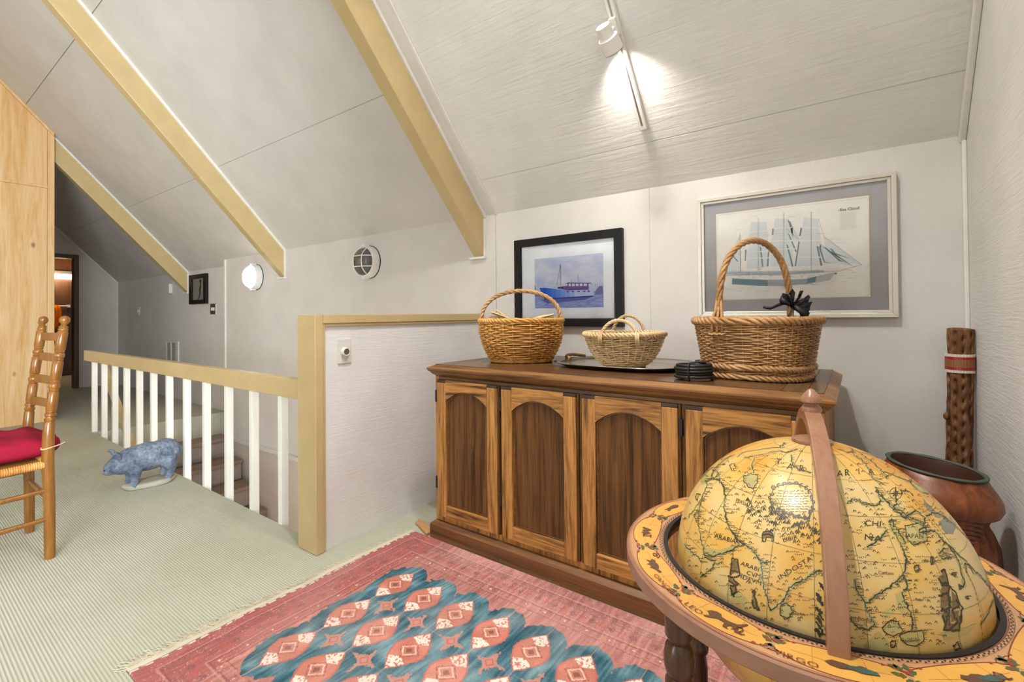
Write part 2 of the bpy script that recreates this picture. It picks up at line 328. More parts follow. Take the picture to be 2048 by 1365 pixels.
# ---------------------------------------------------------------- wall fittings
def lamp(x, z, lit, label):
    y = YW; t = thing('bulkhead_lamp', (x, y, z), label, 'wall lamp', 'caged bulkhead lamps on the back wall')
    R = np.array([[1, 0, 0], [0, 0, -1], [0, 1, 0]]).T  # local z -> world -y
    R = np.array([[1, 0, 0], [0, 0, -1.], [0, 1., 0]])
    def L(m, prof, n=40): return m.lathe(prof, (x, y, z), n, R)
    L(MB(), [(.132, 0), (.132, .006)]).build('gasket', M['black'], t)
    L(MB(), [(.128, .006), (.128, .05), (.122, .062), (.108, .064), (.108, .05), (.1, .045)]).build('base', M['lampwhite'], t, True)
    L(MB(), [(.107, .045), (.107, .07), (.1, .088), (.08, .104), (.045, .112), (.01, .114)]).build('glass', M['lampglow'] if lit else M['lampglass'], t, True)
    if not lit: L(MB(), [(.012, .046), (.02, .055), (.026, .072), (.02, .09), (.004, .098)], 16).build('bulb', M['lampwhite'], t, True)
    def wire(m, f): m.sweep([(x+p[0], y-p[2], z+p[1]) for p in f], .0042, 6)
    m = MB(); n = 18
    dep = lambda u: .06+.062*max(0, 1-abs(u)**3)
    for off in (-.042, .042):
        hl = math.sqrt(.12**2-off**2)
        wire(m, [(u*hl, off, dep(u)) for u in np.linspace(-1, 1, n)])
        wire(m, [(off*1.25, u*math.sqrt(.12**2-(off*1.25)**2), dep(u)) for u in np.linspace(-1, 1, n)])
    m.sweep([(x+.118*math.cos(a), y-.063, z+.118*math.sin(a)) for a in np.linspace(0, 2*math.pi, 40, False)], .006, 6, True)
    for s in (-1, 1): m.box(x-.014, x+.014, y-.066, y-.02, z+s*.128-.008, z+s*.128+.008)
    m.build('guard', M['lampwhite'], t, True)
M['lampwhite'] = plain('lamp_white_enamel', (228, 226, 220), .35)
t = NT('lamp_grey_glass'); v = t.coords((1, 1, 1)); t.base(lin((176, 174, 168)), .12, .6, **{'Transmission Weight': .75}); t.bump(t.noise(t.coords((20, 20, 160)), 2, 1), .15, .004); M['lampglass'] = t.m
def emit(name, c, s):
    t = NT(name); t.base(c, .4); t.b.inputs['Emission Color'].default_value = (*c, 1); t.b.inputs['Emission Strength'].default_value = s; return t.m
M['lampglow'] = emit('lamp_lit_glass', (1, .96, .9), 9)
lamp(-4.985, 1.483, True, 'lit white caged bulkhead lamp on the wall beside a beam end')
lamp(-3.14, 1.503, False, 'unlit grey glass caged bulkhead lamp above the half wall')
M['plate'] = plain('ivory_switch_plate', (216, 211, 203), .35); M['metal'] = plain('brushed_metal', (170, 165, 155), .3, None, .05, **{'Metallic': .9})
# rotary dimmer on the half wall
t = thing('dimmer_switch', (-1.985, 1.355, .907), 'ivory wall plate with a round dimmer knob on the half wall', 'light switch')
MB().box(-1.985, -1.978, 1.319, 1.391, .848, .966).build('plate', M['plate'], t, False, .003)
R = np.array([[0, 0, 1.], [1, 0, 0], [0, 1, 0]])
MB().lathe([(.0215, 0), (.0215, .006), (.0195, .017), (.017, .019), (.0155, .017)], (-1.978, 1.352, .905), 28, R).build('knob', M['lampwhite'], t, True)
MB().lathe([(.0155, .014), (.0145, .0178)], (-1.978, 1.352, .905), 24, R).build('knob_cap', M['metal'], t, True)
def plate(name, xa, xb, za, zb, y, label, cat, two=False):
    t = thing(name, ((xa+xb)/2, y, (za+zb)/2), label, cat); MB().box(xa, xb, y-.007, y, za, zb).build('plate', M['metal'] if two else M['plate'], t, False, .003)
    xm, zm = (xa+xb)/2, (za+zb)/2
    for xx in ((xm-.025, xm+.025) if two else (xm,)): MB().box(xx-.008, xx+.008, y-.016, y-.007, zm-.018, zm+.018).build('toggle', M['lampwhite'], t)
plate('light_switch', -6.235, -6.08, 1.11, 1.235, 2.44, 'double metal light switch plate right of the small dark picture', 'light switch', True)
plate('light_switch', -8.79, -8.69, 1.118, 1.24, 2.44, 'single switch plate on the wall near the far corner', 'light switch')
t = thing('door_chime', (-7.47, 2.44, 1.46), 'small white sensor box under the far beam end', 'sensor'); MB().box(-7.52, -7.42, 2.40, 2.44, 1.40, 1.53).build('case', M['plate'], t, False, .004); MB().box(-7.55, -7.522, 2.41, 2.44, 1.42, 1.52).build('side_clip', M['metal'], t)
# vent grille
t = thing('vent_grille', (-7.42, 2.44, .5), 'tall louvred white air vent low on the recessed wall', 'vent')
m = MB(); m.box(-7.64, -7.60, 2.425, 2.44, .29, .76); m.box(-7.29, -7.20, 2.425, 2.44, .29, .76); m.box(-7.60, -7.29, 2.425, 2.44, .74, .76); m.box(-7.60, -7.29, 2.425, 2.44, .29, .31); m.box(-7.452, -7.438, 2.424, 2.44, .31, .74); m.build('frame', M['plate'], t)
MB().box(-7.60, -7.29, 2.436, 2.4395, .31, .74).build('backing', M['black'], t)
s0 = MB().obox((-7.445, 2.431, .318), (.152, 0, 0), (0, .005, .004), (0, -.0006, .0008)).build('louver', M['plate'], t)
for i in range(1, 28): dupe(s0, (0, 0, .0153*i), t)
# small dark picture
t = thing('framed_picture', (-6.54, 2.44, 1.42), 'small black framed figure picture on the recessed wall', 'picture')
xa, xb, za, zb = -6.80, -6.295, 1.24, 1.605; M['darkframe'] = plain('dark_frame_wood', (17, 15, 16), .5, .3)
m = MB(); m.box(xa, xa+.08, 2.41, 2.44, za, zb); m.box(xb-.08, xb, 2.41, 2.44, za, zb); m.box(xa+.08, xb-.08, 2.41, 2.44, zb-.05, zb); m.box(xa+.08, xb-.08, 2.41, 2.44, za, za+.05); m.build('frame', M['darkframe'], t, False, .003)
MB().box(xa+.08, xb-.08, 2.43, 2.438, za+.05, zb-.05).build('print', plain('grey_photo_print', (128, 122, 114), .4, None, .25), t)
m = MB(); m.sweep([(-6.50, 2.429, zb-.065), (-6.50, 2.429, zb-.085), (-6.495, 2.429, zb-.11)], [.016, .026, .012], 8, flat=.15, upv=(0, 1, 0)); m.sweep([(-6.495, 2.429, zb-.11), (-6.50, 2.429, zb-.15), (-6.52, 2.429, zb-.2), (-6.51, 2.429, zb-.24), (-6.56, 2.429, za+.055)], [.012, .016, .02, .012, .01], 8, flat=.12, upv=(0, 1, 0)); m.build('figure', M['darkframe'], t)
# bathroom fittings seen through the door
t = thing('bathroom_lamp', (XB, 2.08, 1.86), 'glowing tube lamp on the bathroom wall seen through the doorway', 'lamp')
MB().sweep([(XB+.07, 1.93, 1.86), (XB+.07, 2.36, 1.86)], .045, 12).build('tube', emit('bath_tube_glow', (1, .9, .72), 14), t, True); MB().box(XB, XB+.05, 1.90, 2.42, 1.92, 1.97).build('bracket', M['metal'], t)
l = bpy.data.lights.new('bathroom_bulb', 'POINT'); l.energy = 9; l.color = (1, .72, .42); l.shadow_soft_size = .08; o = bpy.data.objects.new('bathroom_bulb', l); COL.objects.link(o); o.location = (XB+.35, 2.1, 1.8)
t = thing('towel_rail', (XB, 2.1, 1.30), 'white towel rail on the bathroom wall', 'towel rail'); MB().sweep([(XB+.06, 1.75, 1.31), (XB+.06, 2.27, 1.31)], .012, 8).build('bar', M['lampwhite'], t); MB().box(XB, XB+.075, 2.25, 2.29, 1.285, 1.335).build('bracket', M['lampwhite'], t); MB().box(XB, XB+.075, 1.74, 1.78, 1.285, 1.335).build('bracket', M['lampwhite'], t)
G = [[(XB+.092+.012*math.sin(9*u+i*.15)+.012*(i > 0), 1.88+.25*u/6.28*2+.03*math.sin(i*.5), 1.325-.055*i) for u in np.linspace(0, 3.14, 22)] for i in range(9)]
o = MB().grid(G).build('towel', plain('orange_towel', (214, 116, 24), .9, .1, .12), None, True); so = o.modifiers.new('s', 'SOLIDIFY'); so.thickness = .012; tag(o, 'orange towel hanging on the bathroom rail', 'towel')
# track light on the right-hand ceiling
sl = np.array([0, 1, -K])/math.hypot(1, K); nn = np.array([0, -K, -1])/math.hypot(1, K)   # down the slope, out of the ceiling
tp = lambda y, o=0.: np.array([-.80, y, zc(y)])+nn*o
M['trackw'] = plain('track_white_metal', (236, 233, 226), .35)
t = thing('track_light', tp(1.8), 'white ceiling track with an aimed spotlight head', 'track light')
y0, y1 = 2.172, -.1
c = (tp(y0)+tp(y1))/2+nn*.011; half = np.linalg.norm(tp(y0)-tp(y1))/2
MB().obox(c, (.017, 0, 0), sl*half, nn*.011).build('track', M['trackw'], t, False, .002)
MB().obox(c+nn*.0108, (.004, 0, 0), sl*(half-.02), nn*.0012).build('track_slot', M['metal'], t)
def frame(ax):
    ax = np.array(ax, float); ax /= np.linalg.norm(ax); a = np.cross(ax, (1., 0, 0)); a /= np.linalg.norm(a); return np.column_stack([np.cross(a, ax), a, ax])
def head(y, aim, tside=-.06):
    p = tp(y, .022)
    MB().obox(p+nn*.012, (.016, 0, 0), sl*.035, nn*.012).build('adapter', M['trackw'], t, False, .004)
    c = tp(y, .075)+np.array([tside*.35, 0, 0])+sl*.03; ax = np.array(aim, float); ax /= np.linalg.norm(ax)
    MB().sweep([p+nn*.02, (p+nn*.035+c)/2, c], .008, 8).build('arm', M['trackw'], t)
    MB().lathe([(.024, -.06), (.03, -.058), (.031, -.012), (.042, -.008), (.043, .05), (.040, .052), (.038, .048)], c, 32, frame(ax)).build('lamp_head', M['trackw'], t, True)
    MB().lathe([(.037, .040), (.001, .041)], c, 24, frame(ax)).build('bulb_face', emit('spot_bulb', (1, .93, .82), 6), t)
    MB().lathe([(.0432, .048), (.0405, .0535)], c, 32, frame(ax), caps=False).build('lamp_rim', M['black'], t)
    return c+ax*.056, ax
c1, a1 = head(1.86, sl*1-nn*.2+np.array([.08, 0, 0]))
spot('track_spot', c1, c1+a1, 11, math.radians(110), .8)
for yy, tg, pw in ((1.28, (-1.0, 1.55, .6), 70), (.85, (-2.1, 1.5, .5), 100), (.42, (.1, 1.2, .8), 30), (.05, (.33, .25, 1.7), 320)):  # heads added out of view up the track to brighten the room
    cc, aa = head(yy, np.array(tg)-tp(yy, .07)); spot('track_spot', cc, tg, pw, math.radians(105), 1.0, (1, .985, .96), r=.05)
# ================================================================ oak sideboard
cab = thing('sideboard', (-.87, 1.98, 0), 'long dark oak sideboard with four arched panel doors against the back wall', 'sideboard')
X0, X1, Y0, Y1 = -1.702, -.05, 1.62, 2.345
def rect(i, z): return [(X0+i, Y0+i, z), (X1-i, Y0+i, z), (X1-i, Y1, z), (X0+i, Y1, z)]
MB().loft([rect(.034, .776), rect(.026, .786), rect(.02, .788), rect(.012, .80), rect(.008, .802), rect(0, .812), rect(0, .818), rect(.03, .833)]).build('top', M['oakm'], cab, False)
tb = [(X0+.031, X0+.10), (X0+.1015, X1-.14), (X1-.1385, X1-.075), (X1-.0735, X1-.031)]
if True:
    M['oakendb'] = wood('oak_end_board', [(.33, (58, 40, 24)), (.5, (98, 72, 46)), (.72, (124, 96, 64))], 'y', 1, .32, .5, .08, 16, 1.6)
    for i, (a, b) in enumerate(tb): MB().box(a, b, Y0+.031, Y1, .8325, .8365).build('top_board', M['oaktop'] if i == 1 else M['oakendb'], cab)
MB().box(-1.672, -.08, 1.652, 2.335, .07, .777).build('body', M['oak'], cab)
MB().box(-1.645, -.107, 1.644, 1.653, .765, .777).build('frieze', M['oakdh'], cab)
MB().loft([[(x, y, z) for x, y in ((-1.686+i, 1.62+i), (-.066-i, 1.62+i), (-.066-i, 2.34), (-1.686+i, 2.34))] for i, z in ((0, .001), (0, .066), (.004, .070), (.018, .082))]).build('plinth', M['oakdh'], cab)
def door(x0, hinge_right):
    w, z0, z1, yf, yb = .3645, .112, .763, 1.630, 1.652
    x1 = x0+w; s = .056; zb = .168; zs = .664; zt = .716
    fr = MB().box(x0, x0+s, yf, yb, z0, z1-.0125).build('door', M['oak'], cab, False, .003)
    MB().box(x1-s, x1, yf, yb, z0, z1-.0125).build('stile', M['oak'], fr, False, .003)
    MB().box(x0+s, x1-s, yf, yb, z0, zb).build('bottom_rail', M['oakh'], fr, False, .003)
    a, b = x0+s, x1-s; hw = (b-a)/2; cx = (a+b)/2; n = 16
    arc = [(cx+hw*u, zs+(zt-zs)*(1-u*u)) for u in np.linspace(-1, 1, n)]
    m = MB(); rings = []
    for y in (yf, yb):
        rings.append([(x, y, z) for x, z in arc]); rings.append([(x, y, z1) for x, z in arc])
    V = [p for r in rings for p in r]; Fs = []
    for i in range(n-1):
        Fs += [(i, i+1, n+i+1, n+i), (2*n+i, 3*n+i, 3*n+i+1, 2*n+i+1), (i, 2*n+i, 2*n+i+1, i+1), (n+i, n+i+1, 3*n+i+1, 3*n+i)]
    Fs += [(0, n, 3*n, 2*n), (n-1, 3*n-1, 4*n-1, 2*n-1)]
    m.add(V, Fs); m.build('arched_rail', M['oakh'], fr)
    for xx in (x0, x1-s): MB().box(xx, xx+s, yf+.001, yb, z1-.0125, z1).build('end_grain', M['endgrain'], fr, False, .002)
    MB().box(a-.002, b+.002, yb-.008, yb, zb-.002, zt+.01).build('panel', M['oakd'], fr)
    m = MB(); e = .0045   # narrow routed bead round the panel
    path = [(a+e, yb-.007, zb+e)]+[(a+e if i == 0 else (b-e if i == n-1 else x), yb-.007, z-e) for i, (x, z) in enumerate(arc)]+[(b-e, yb-.007, zb+e)]
    m.sweep(path, .0045, 6, True); m.build('bead', M['oakdh'], fr)
    # outer dark oak moulding on the free sides
    MB().box(x0-.008, x0-.0005, yf+.009, yb, z0, z1).build('edge_moulding', M['oakd'], fr); MB().box(x1+.0005, x1+.008, yf+.009, yb, z0, z1).build('edge_moulding', M['oakd'], fr)
    hx = x1+.009 if hinge_right else x0-.009
    for hz in (.655, .24): MB().box(hx-.006, hx+.006, yf+.002, yb+.002, hz, hz+.058).build('hinge', M['black'], fr, False, .002)
for i in range(4): door(-1.643+.3905*i, i >= 2)
# ================================================================ wicker
def wick(name, c1, c2, c3, rough=.5):
    t = NT(name); v = t.coords((1, 1, 1)); a = t.noise(v, 5, 4); b = t.noise(t.coords((30, 30, 260)), 1, 3)
    f = t.math('ADD', t.math('MULTIPLY', a, .6), t.math('MULTIPLY', b, .4))
    t.base(t.ramp(f, [(.32, lin(c1)), (.5, lin(c2)), (.66, lin(c3))]), rough, .4); t.bump(t.noise(v, 300, 3), .2, .001); return t.m
M['w1'] = wick('golden_wicker', (140, 86, 30), (200, 142, 68), (222, 180, 112), .38); M['w2'] = wick('pale_wicker', (166, 132, 88), (206, 176, 130), (224, 200, 160)); M['w3'] = wick('brown_wicker', (118, 82, 46), (172, 128, 80), (196, 156, 108), .45)
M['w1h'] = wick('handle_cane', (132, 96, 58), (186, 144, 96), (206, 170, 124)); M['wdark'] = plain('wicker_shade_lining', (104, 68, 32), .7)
def shape(c, ax, ay, n, rot):
    def f(a, k=1.0, dr=0.0):
        ca, sa = math.cos(a), math.sin(a); e = 2/n
        x = math.copysign(abs(ca)**e, ca)*(ax*k+dr); y = math.copysign(abs(sa)**e, sa)*(ay*k+dr)
        return (c[0]+x*math.cos(rot)-y*math.sin(rot), c[1]+x*math.sin(rot)+y*math.cos(rot))
    return f
def twist_tube(m, path, R, r, n, turns, closed=False, strands=3):
    P = np.array(path, float); k = len(P)
    T = (np.roll(P, -1, 0)-np.roll(P, 1, 0)) if closed else np.gradient(P, axis=0); T /= np.linalg.norm(T, axis=1)[:, None]
    ref = np.array([0, 0, 1.]) if abs(T[0][2]) < .8 else np.array([1., 0, 0]); fr = []
    for i in range(k):
        ref = ref-T[i]*(ref@T[i]); ref /= np.linalg.norm(ref); fr.append((ref.copy(), np.cross(T[i], ref)))
    for s in range(strands):
        Q = [P[i]+R*(math.cos(2*math.pi*(turns*i/k+s/strands))*fr[i][0]+math.sin(2*math.pi*(turns*i/k+s/strands))*fr[i][1]) for i in range(k)]
        m.sweep(Q, r, n, closed)
def basket(t, c, z0, z1, ax, ay, prof, n, rot, stakes, rows, rr, mats, rim, per=6, foot=None):
    """prof(u) = width factor at height u; weavers run in and out of the stakes"""
    sh = shape(c, ax, ay, n, rot); m = MB(); K = stakes*per//2
    for r in range(rows):
        u = (r+.5)/rows; z = z0+(z1-z0)*u; k = prof(u); Q = []
        for j in range(K):
            a = 2*math.pi*j/K; d = rr*1.05*math.cos(stakes*a/2+math.pi*(r % 2)); x, y = sh(a, k, d); Q.append((x, y, z+.0012*math.sin(7*a+r*1.3)+.0008*math.sin(23*a+r)))
        m.sweep(Q, rr, 5, True)
    m.build('woven_wall', mats[0], t, 'all')
    m = MB()
    for j in range(stakes):
        a = 2*math.pi*(j+.0)/stakes; m.sweep([(*sh(a, prof(u), 0), z0+(z1-z0)*u) for u in np.linspace(0, 1, 7)], rr*.9, 5)
    m.build('stakes', mats[0], t, 'all')
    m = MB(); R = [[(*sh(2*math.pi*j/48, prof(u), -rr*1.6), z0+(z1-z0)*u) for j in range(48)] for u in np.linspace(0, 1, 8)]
    m.loft(R, False); m.add(R[0], [tuple(range(48))]); m.build('lining', M['wdark'], t)  # dark inner shell so the gaps in the weave look shaded
    m = MB(); per_len = 2*math.pi*(ax+ay)/2
    twist_tube(m, [(*sh(a, prof(1), 0), z1) for a in np.linspace(0, 2*math.pi, 240, False)], rim, rim*.8, 6, int(per_len/(rim*7)), True, 3); m.build('braided_rim', mats[1], t, 'all')
    m = MB(); twist_tube(m, [(*sh(a, prof(0), .002), z0+rim*.9) for a in np.linspace(0, 2*math.pi, 200, False)], rim*.7, rim*.6, 6, int(per_len/(rim*7)), True, 3); m.build('braided_foot', mats[1], t, 'all')
    return sh
ZT = .8366
# basket with husks, left
t = thing('wicker_basket', (-1.385, 1.965, ZT), 'golden wicker basket with arched handle holding dried husks, left on sideboard', 'basket', 'baskets on the sideboard')
cc = (-1.385, 1.975); rot = .63
sh = basket(t, cc, ZT+.004, 1.045, .205, .17, lambda u: .72+.31*(1-(1-u)**2.3)-.02*max(0, u-.75)*4, 3.0, rot, 34, 21, .0042, (M['w1'], M['w1']), .0075)
hx, hy = math.cos(rot), math.sin(rot)
path = [(cc[0]+hx*.20*math.cos(a), cc[1]+hy*.20*math.cos(a), 1.05+.145*math.sin(a)**.85) for a in np.linspace(math.pi*.995, .005, 60)]
m = MB(); twist_tube(m, path, .006, .006, 6, 7, False, 3); m.build('handle', M['w1h'], t, 'all')
for s, e in ((-1, 0), (1, 1)):
    m = MB()
    for k in range(7): m.sweep([(cc[0]+s*hx*(.207)-hy*(k-3)*.008, cc[1]+s*hy*.207+hx*(k-3)*.008, 1.065-abs(k-3)*.006), (cc[0]+s*hx*.210-hy*(k-3)*.011, cc[1]+s*hy*.210+hx*(k-3)*.011, 1.03), (cc[0]+s*hx*.204-hy*(k-3)*.013, cc[1]+s*hy*.204+hx*(k-3)*.013, .995)], .004, 5)
    m.build('handle_lashing', M['w1h'], t, 'all')
M['husk'] = wick('dry_husk', (176, 142, 92), (210, 180, 130), (230, 206, 160), .7)
def blades(name, base, dirs, L, w, label):
    m = MB()
    for (dx, dy, dz), k in zip(dirs, range(99)):
        d = np.array((dx, dy, dz), float); d /= np.linalg.norm(d); P = [np.array(base)+d*L*(u)+np.array((0, 0, -.02*u*u+.004*k)) for u in np.linspace(0, 1, 8)]
        m.sweep(P, [w*(.6+.8*math.sin(math.pi*min(.97, u+.12))) for u in np.linspace(0, 1, 8)], 6, flat=.3)
    o = m.build(name, M['husk'], None, 'all'); tag(o, label, 'dried plant'); return o
blades('husk_bundle', (cc[0]-.02, cc[1]-.045, 1.022), [(-.9, -.5, .62), (-.8, -.55, .7), (-1, -.45, .5), (-.7, -.5, .82), (-.95, -.6, .42), (-.75, -.7, .6)], .13, .016, 'bundle of dry husks poking out left of the basket handle')
blades('husk_bundle', (cc[0]+.03, cc[1]-.01, 1.02), [(.9, .55, .42), (.85, .6, .36), (.95, .5, .48)], .16, .026, 'pale folded husk leaning on the right rim of the golden basket')
# silver tray
t = thing('serving_tray', (-.86, 2.0, ZT), 'oval silver serving tray with brass handles under the pale bowl basket', 'tray')
M['silver'] = plain('worn_silver', (196, 190, 182), .18, None, .12, **{'Metallic': 1.0}); M['brass'] = plain('old_brass', (150, 116, 66), .35, None, .1, **{'Metallic': .9})
ts = shape((-.862, 2.03), .298, .235, 3.2, 0); n = 72
lay = [(.80, .002), (.86, .004), (.93, .012), (1.0, .019), (1.0, .021), (.93, .0145), (.85, .0065), (.80, .0045), (.4, .004), (.01, .004)]
MB().loft([[(*ts(2*math.pi*j/n, k), ZT+z) for j in range(n)] for k, z in lay]).build('dish', M['silver'], t, 'all')
for s in (-1, 1):
    xh = -.862+s*.285
    MB().sweep([(xh, 2.06, ZT+.019), (xh+s*.03, 2.07, ZT+.026), (xh+s*.045, 2.11, ZT+.03), (xh+s*.045, 2.15, ZT+.03), (xh+s*.03, 2.19, ZT+.026), (xh-s*.01, 2.2, ZT+.02)], .0075, 8).build('handle', M['brass'], t, 'all')
# bowl basket
t = thing('bowl_basket', (-.83, 1.99, ZT+.006), 'pale round wicker bowl with two looped handles standing on the silver tray', 'basket', 'baskets on the sideboard')
cc = (-.835, 1.985); zb, zr = ZT+.0052, .985
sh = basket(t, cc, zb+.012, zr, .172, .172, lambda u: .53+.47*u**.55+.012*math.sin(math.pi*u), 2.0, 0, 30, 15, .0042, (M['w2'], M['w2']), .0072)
m = MB(); twist_tube(m, [(cc[0]+.088*math.cos(a), cc[1]+.088*math.sin(a), zb+.006) for a in np.linspace(0, 6.283, 120, False)], .003, .0035, 6, 30, True, 2); m.build('foot_ring', M['w2'], t, 'all')
vd = np.array([.264, -.964])
for s in (1, -1):
    ctr = np.array(cc)+vd*s*.160; tg = np.array([-vd[1], vd[0]])*1.0
    path = [(ctr[0]+tg[0]*.075*math.cos(a)-vd[0]*s*.012*math.sin(a), ctr[1]+tg[1]*.075*math.cos(a)-vd[1]*s*.012*math.sin(a), zr-.02+(.082 if s > 0 else .10)*math.sin(a)) for a in np.linspace(math.pi, 0, 40)]
    m = MB(); twist_tube(m, path, .0042, .0042, 6, 6, False, 3); m.build('handle', M['w2'], t, 'all')
    for e in (-1, 1):
        m = MB()
        for k in (-1, 0, 1): q = ctr+tg*e*(.075+k*.006); m.sweep([(q[0]+vd[0]*s*.006, q[1]+vd[1]*s*.006, zr+.012), (q[0]+vd[0]*s*.016, q[1]+vd[1]*s*.016, zr-.008), (q[0]+vd[0]*s*.007, q[1]+vd[1]*s*.007, zr-.042)], .0033, 5)
        m.build('handle_lashing', M['w2'], t, 'all')
# large brown basket
t = thing('wicker_basket', (-.305, 1.96, ZT), 'large brown wicker basket with tall twisted handle and black ribbon, right on sideboard', 'basket', 'baskets on the sideboard')
cc = (-.305, 1.96); rot = -.10
sh = basket(t, cc, ZT+.004, 1.045, .202, .178, lambda u: .85+.15*u**1.1, 2.9, rot, 44, 30, .0034, (M['w3'], M['w3']), .0088)
m = MB(); twist_tube(m, [(*sh(a, .86, .006), ZT+.045) for a in np.linspace(0, 6.2832, 240, False)], .006, .0055, 6, 22, True, 3); m.build('braided_band', M['w3'], t, 'all')
hd = np.array([.60, .80]); hd /= np.linalg.norm(hd); hr = .165
path = [(cc[0]+hd[0]*hr*math.cos(a), cc[1]+hd[1]*hr*math.cos(a), 1.055+.288*math.sin(a)**.72) for a in np.linspace(math.pi*.999, .001*math.pi, 90)]
path = [(path[0][0], path[0][1], 1.0)]+path+[(path[-1][0], path[-1][1], 1.0)]
m = MB(); twist_tube(m, path, .0065, .0062, 7, 6, False, 4); m.build('handle', M['w3'], t, 'all')
pn = np.array(path[0][:2]); m = MB()
for k in (-1, 0, 1):
    q = pn+np.array([.8, -.1])*k*.022; m.sweep([(pn[0]+.006*k, pn[1], 1.13), (q[0]*.6+pn[0]*.4, q[1]-.008, 1.085), (q[0], q[1]-.03, 1.045), (q[0], q[1]-.034, 1.0)], .0055, 6)
    m.sweep([(q[0]-.012, q[1]-.034, 1.0), (q[0], q[1]-.040, .996), (q[0]+.012, q[1]-.034, 1.002)], .004, 5)
m.build('handle_root', M['w3'], t, 'all')
M['ribbon'] = plain('black_ribbon', (20, 19, 20), .5, None, .2)
bw = np.array(path[-1]); bw[2] = 1.10; rr_ = np.array([_c, _s, 0]); ff = np.array([_s, -_c, 0])*1.0
m = MB()
def rib(P, w=.013):
    G = []
    for i, (a, b, d) in enumerate(P):
        p = bw+rr_*a+np.array([0, 0, 1])*b+ff*d; s = np.array([.35, .2, .9])*w*(.8+.3*math.sin(i)); G.append([p-s, p+s])
    m.grid(G)
rib([(0, 0, .02), (-.03, .012, .03), (-.06, .004, .035), (-.09, -.01, .03), (-.115, -.005, .02)], .008)
for a0 in (.35, 1.0, 1.7, 2.4, -.3, -.9):
    rib([(.0, 0, .015), (.035*math.cos(a0), .03*math.sin(a0)+.006, .03), (.062*math.cos(a0), .05*math.sin(a0), .02), (.058*math.cos(a0+.35), .045*math.sin(a0+.35), .035), (.02*math.cos(a0+.3), .012*math.sin(a0+.3), .025), (0, 0, .018)], .014)
rib([(0, 0, .02), (.03, -.03, .035), (.05, -.04, .03)], .012); rib([(0, 0, .02), (-.02, -.03, .035), (-.03, -.045, .03)], .012)
o = m.build('ribbon_bow', M['ribbon'], t, 'all'); o.modifiers.new('s', 'SOLIDIFY').thickness = .0012
# coiled cable
t = thing('coiled_cable', (-.474, 1.752, ZT), 'black coiled cable lying between the tray and the brown basket', 'cable')
m = MB(); P = []
for i in range(5*40+1):
    a = 2*math.pi*i/40; k = i/40; P.append((-.474+(.060+.004*math.sin(k*2.4))*math.cos(a), 1.752+(.060+.004*math.sin(k*2.4))*math.sin(a), ZT+.0062+.0098*k))
m.sweep(P, .0056, 8); m.build('coil', M['black'], t, 'all')
m = MB(); m.sweep([(-.474+.061*math.cos(a)+0, 1.752-.061+.012*math.sin(b), ZT+.031+.031*math.cos(b)) for a, b in ((-1.57, x) for x in np.linspace(0, 6.28, 20, False))], .0022, 6, True); m.build('cable_tie', M['black'], t, 'all')
MB().sweep([(-.52, 1.797, ZT+.045), (-.474, 1.812, ZT+.056), (-.44, 1.797, ZT+.058), (-.43, 1.772, ZT+.055)], .0056, 8).build('cable_end', M['black'], t, 'all')
# wood offcut on the carpet
o = MB().prism([(-1.86, 1.705, .001), (-1.80, 1.70, .001), (-1.70, 1.655, .001), (-1.703, 1.612, .001), (-1.845, 1.672, .001)], (0, 0, .014)).build('wood_offcut', wood('raw_offcut', [(.3, (166, 122, 80)), (.7, (200, 158, 112))], 'x', 1, .7, .2, .05), None, False, .002); tag(o, 'small light wood offcut lying by the sideboard foot', 'wood scrap')
# ================================================================ pictures
def mitre(t, xa, xb, za, zb, w, y0, y1, mat, wz=None):
    wz = wz or w
    o = [(xa, za), (xb, za), (xb, zb), (xa, zb)]; i = [(xa+w, za+wz), (xb-w, za+wz), (xb-w, zb-wz), (xa+w, zb-wz)]
    for k in range(4):
        P = [o[k], o[(k+1) % 4], i[(k+1) % 4], i[k]]; MB().prism([(x, y0, z) for x, z in P], (0, y1-y0, 0)).build('frame_side', mat, t, False, .0015)
def poly(m, P, conv, y): m.add([(*conv(*p), 0) for p in P] if False else [np.array([conv(*p)[0], y, conv(*p)[1]]) for p in P], [tuple(range(len(P)))])
def line(m, P, conv, y, w):
    Q = [np.array(conv(*p)) for p in P]
    for a, b in zip(Q, Q[1:]):
        d = b-a; L = np.linalg.norm(d)
        if L < 1e-6: continue
        n = np.array([-d[1], d[0]])/L*w/2; m.add([(p[0], y, p[1]) for p in (a-n, b-n, b+n, a+n)], [(0, 1, 2, 3)])
def text(s, place, mat, parent, name, size=1.0, sx=1.0):
    cu = bpy.data.curves.new('t', 'FONT'); cu.body = s; cu.size = size; cu.align_x = 'CENTER'; cu.align_y = 'CENTER'; cu.resolution_u = 2
    ob = bpy.data.objects.new('t', cu); COL.objects.link(ob); dg = bpy.context.evaluated_depsgraph_get(); me = bpy.data.meshes.new_from_object(ob.evaluated_get(dg))
    V = [place(v.co.x*sx, v.co.y) for v in me.vertices]; Fs = [tuple(p.vertices) for p in me.polygons]
    bpy.data.objects.remove(ob); bpy.data.curves.remove(cu); bpy.data.meshes.remove(me)
    if name is None: return V, Fs
    return MB().add(V, Fs).build(name, mat, parent)
P_ = lambda n, c, r=.6: M.setdefault(n, plain(n, c, r, .2, .04))
def glass_mat():
    t = NT('picture_glass'); tr = t.n('ShaderNodeBsdfTransparent'); gl = t.n('ShaderNodeBsdfGlossy', Roughness=.03); fr = t.n('ShaderNodeFresnel', IOR=1.28); mx = t.n('ShaderNodeMixShader')
    t.l(fr.outputs[0], mx.inputs[0]); t.l(tr.outputs[0], mx.inputs[1]); t.l(gl.outputs[0], mx.inputs[2]); t.l(mx.outputs[0], t.out.inputs[0]); return t.m
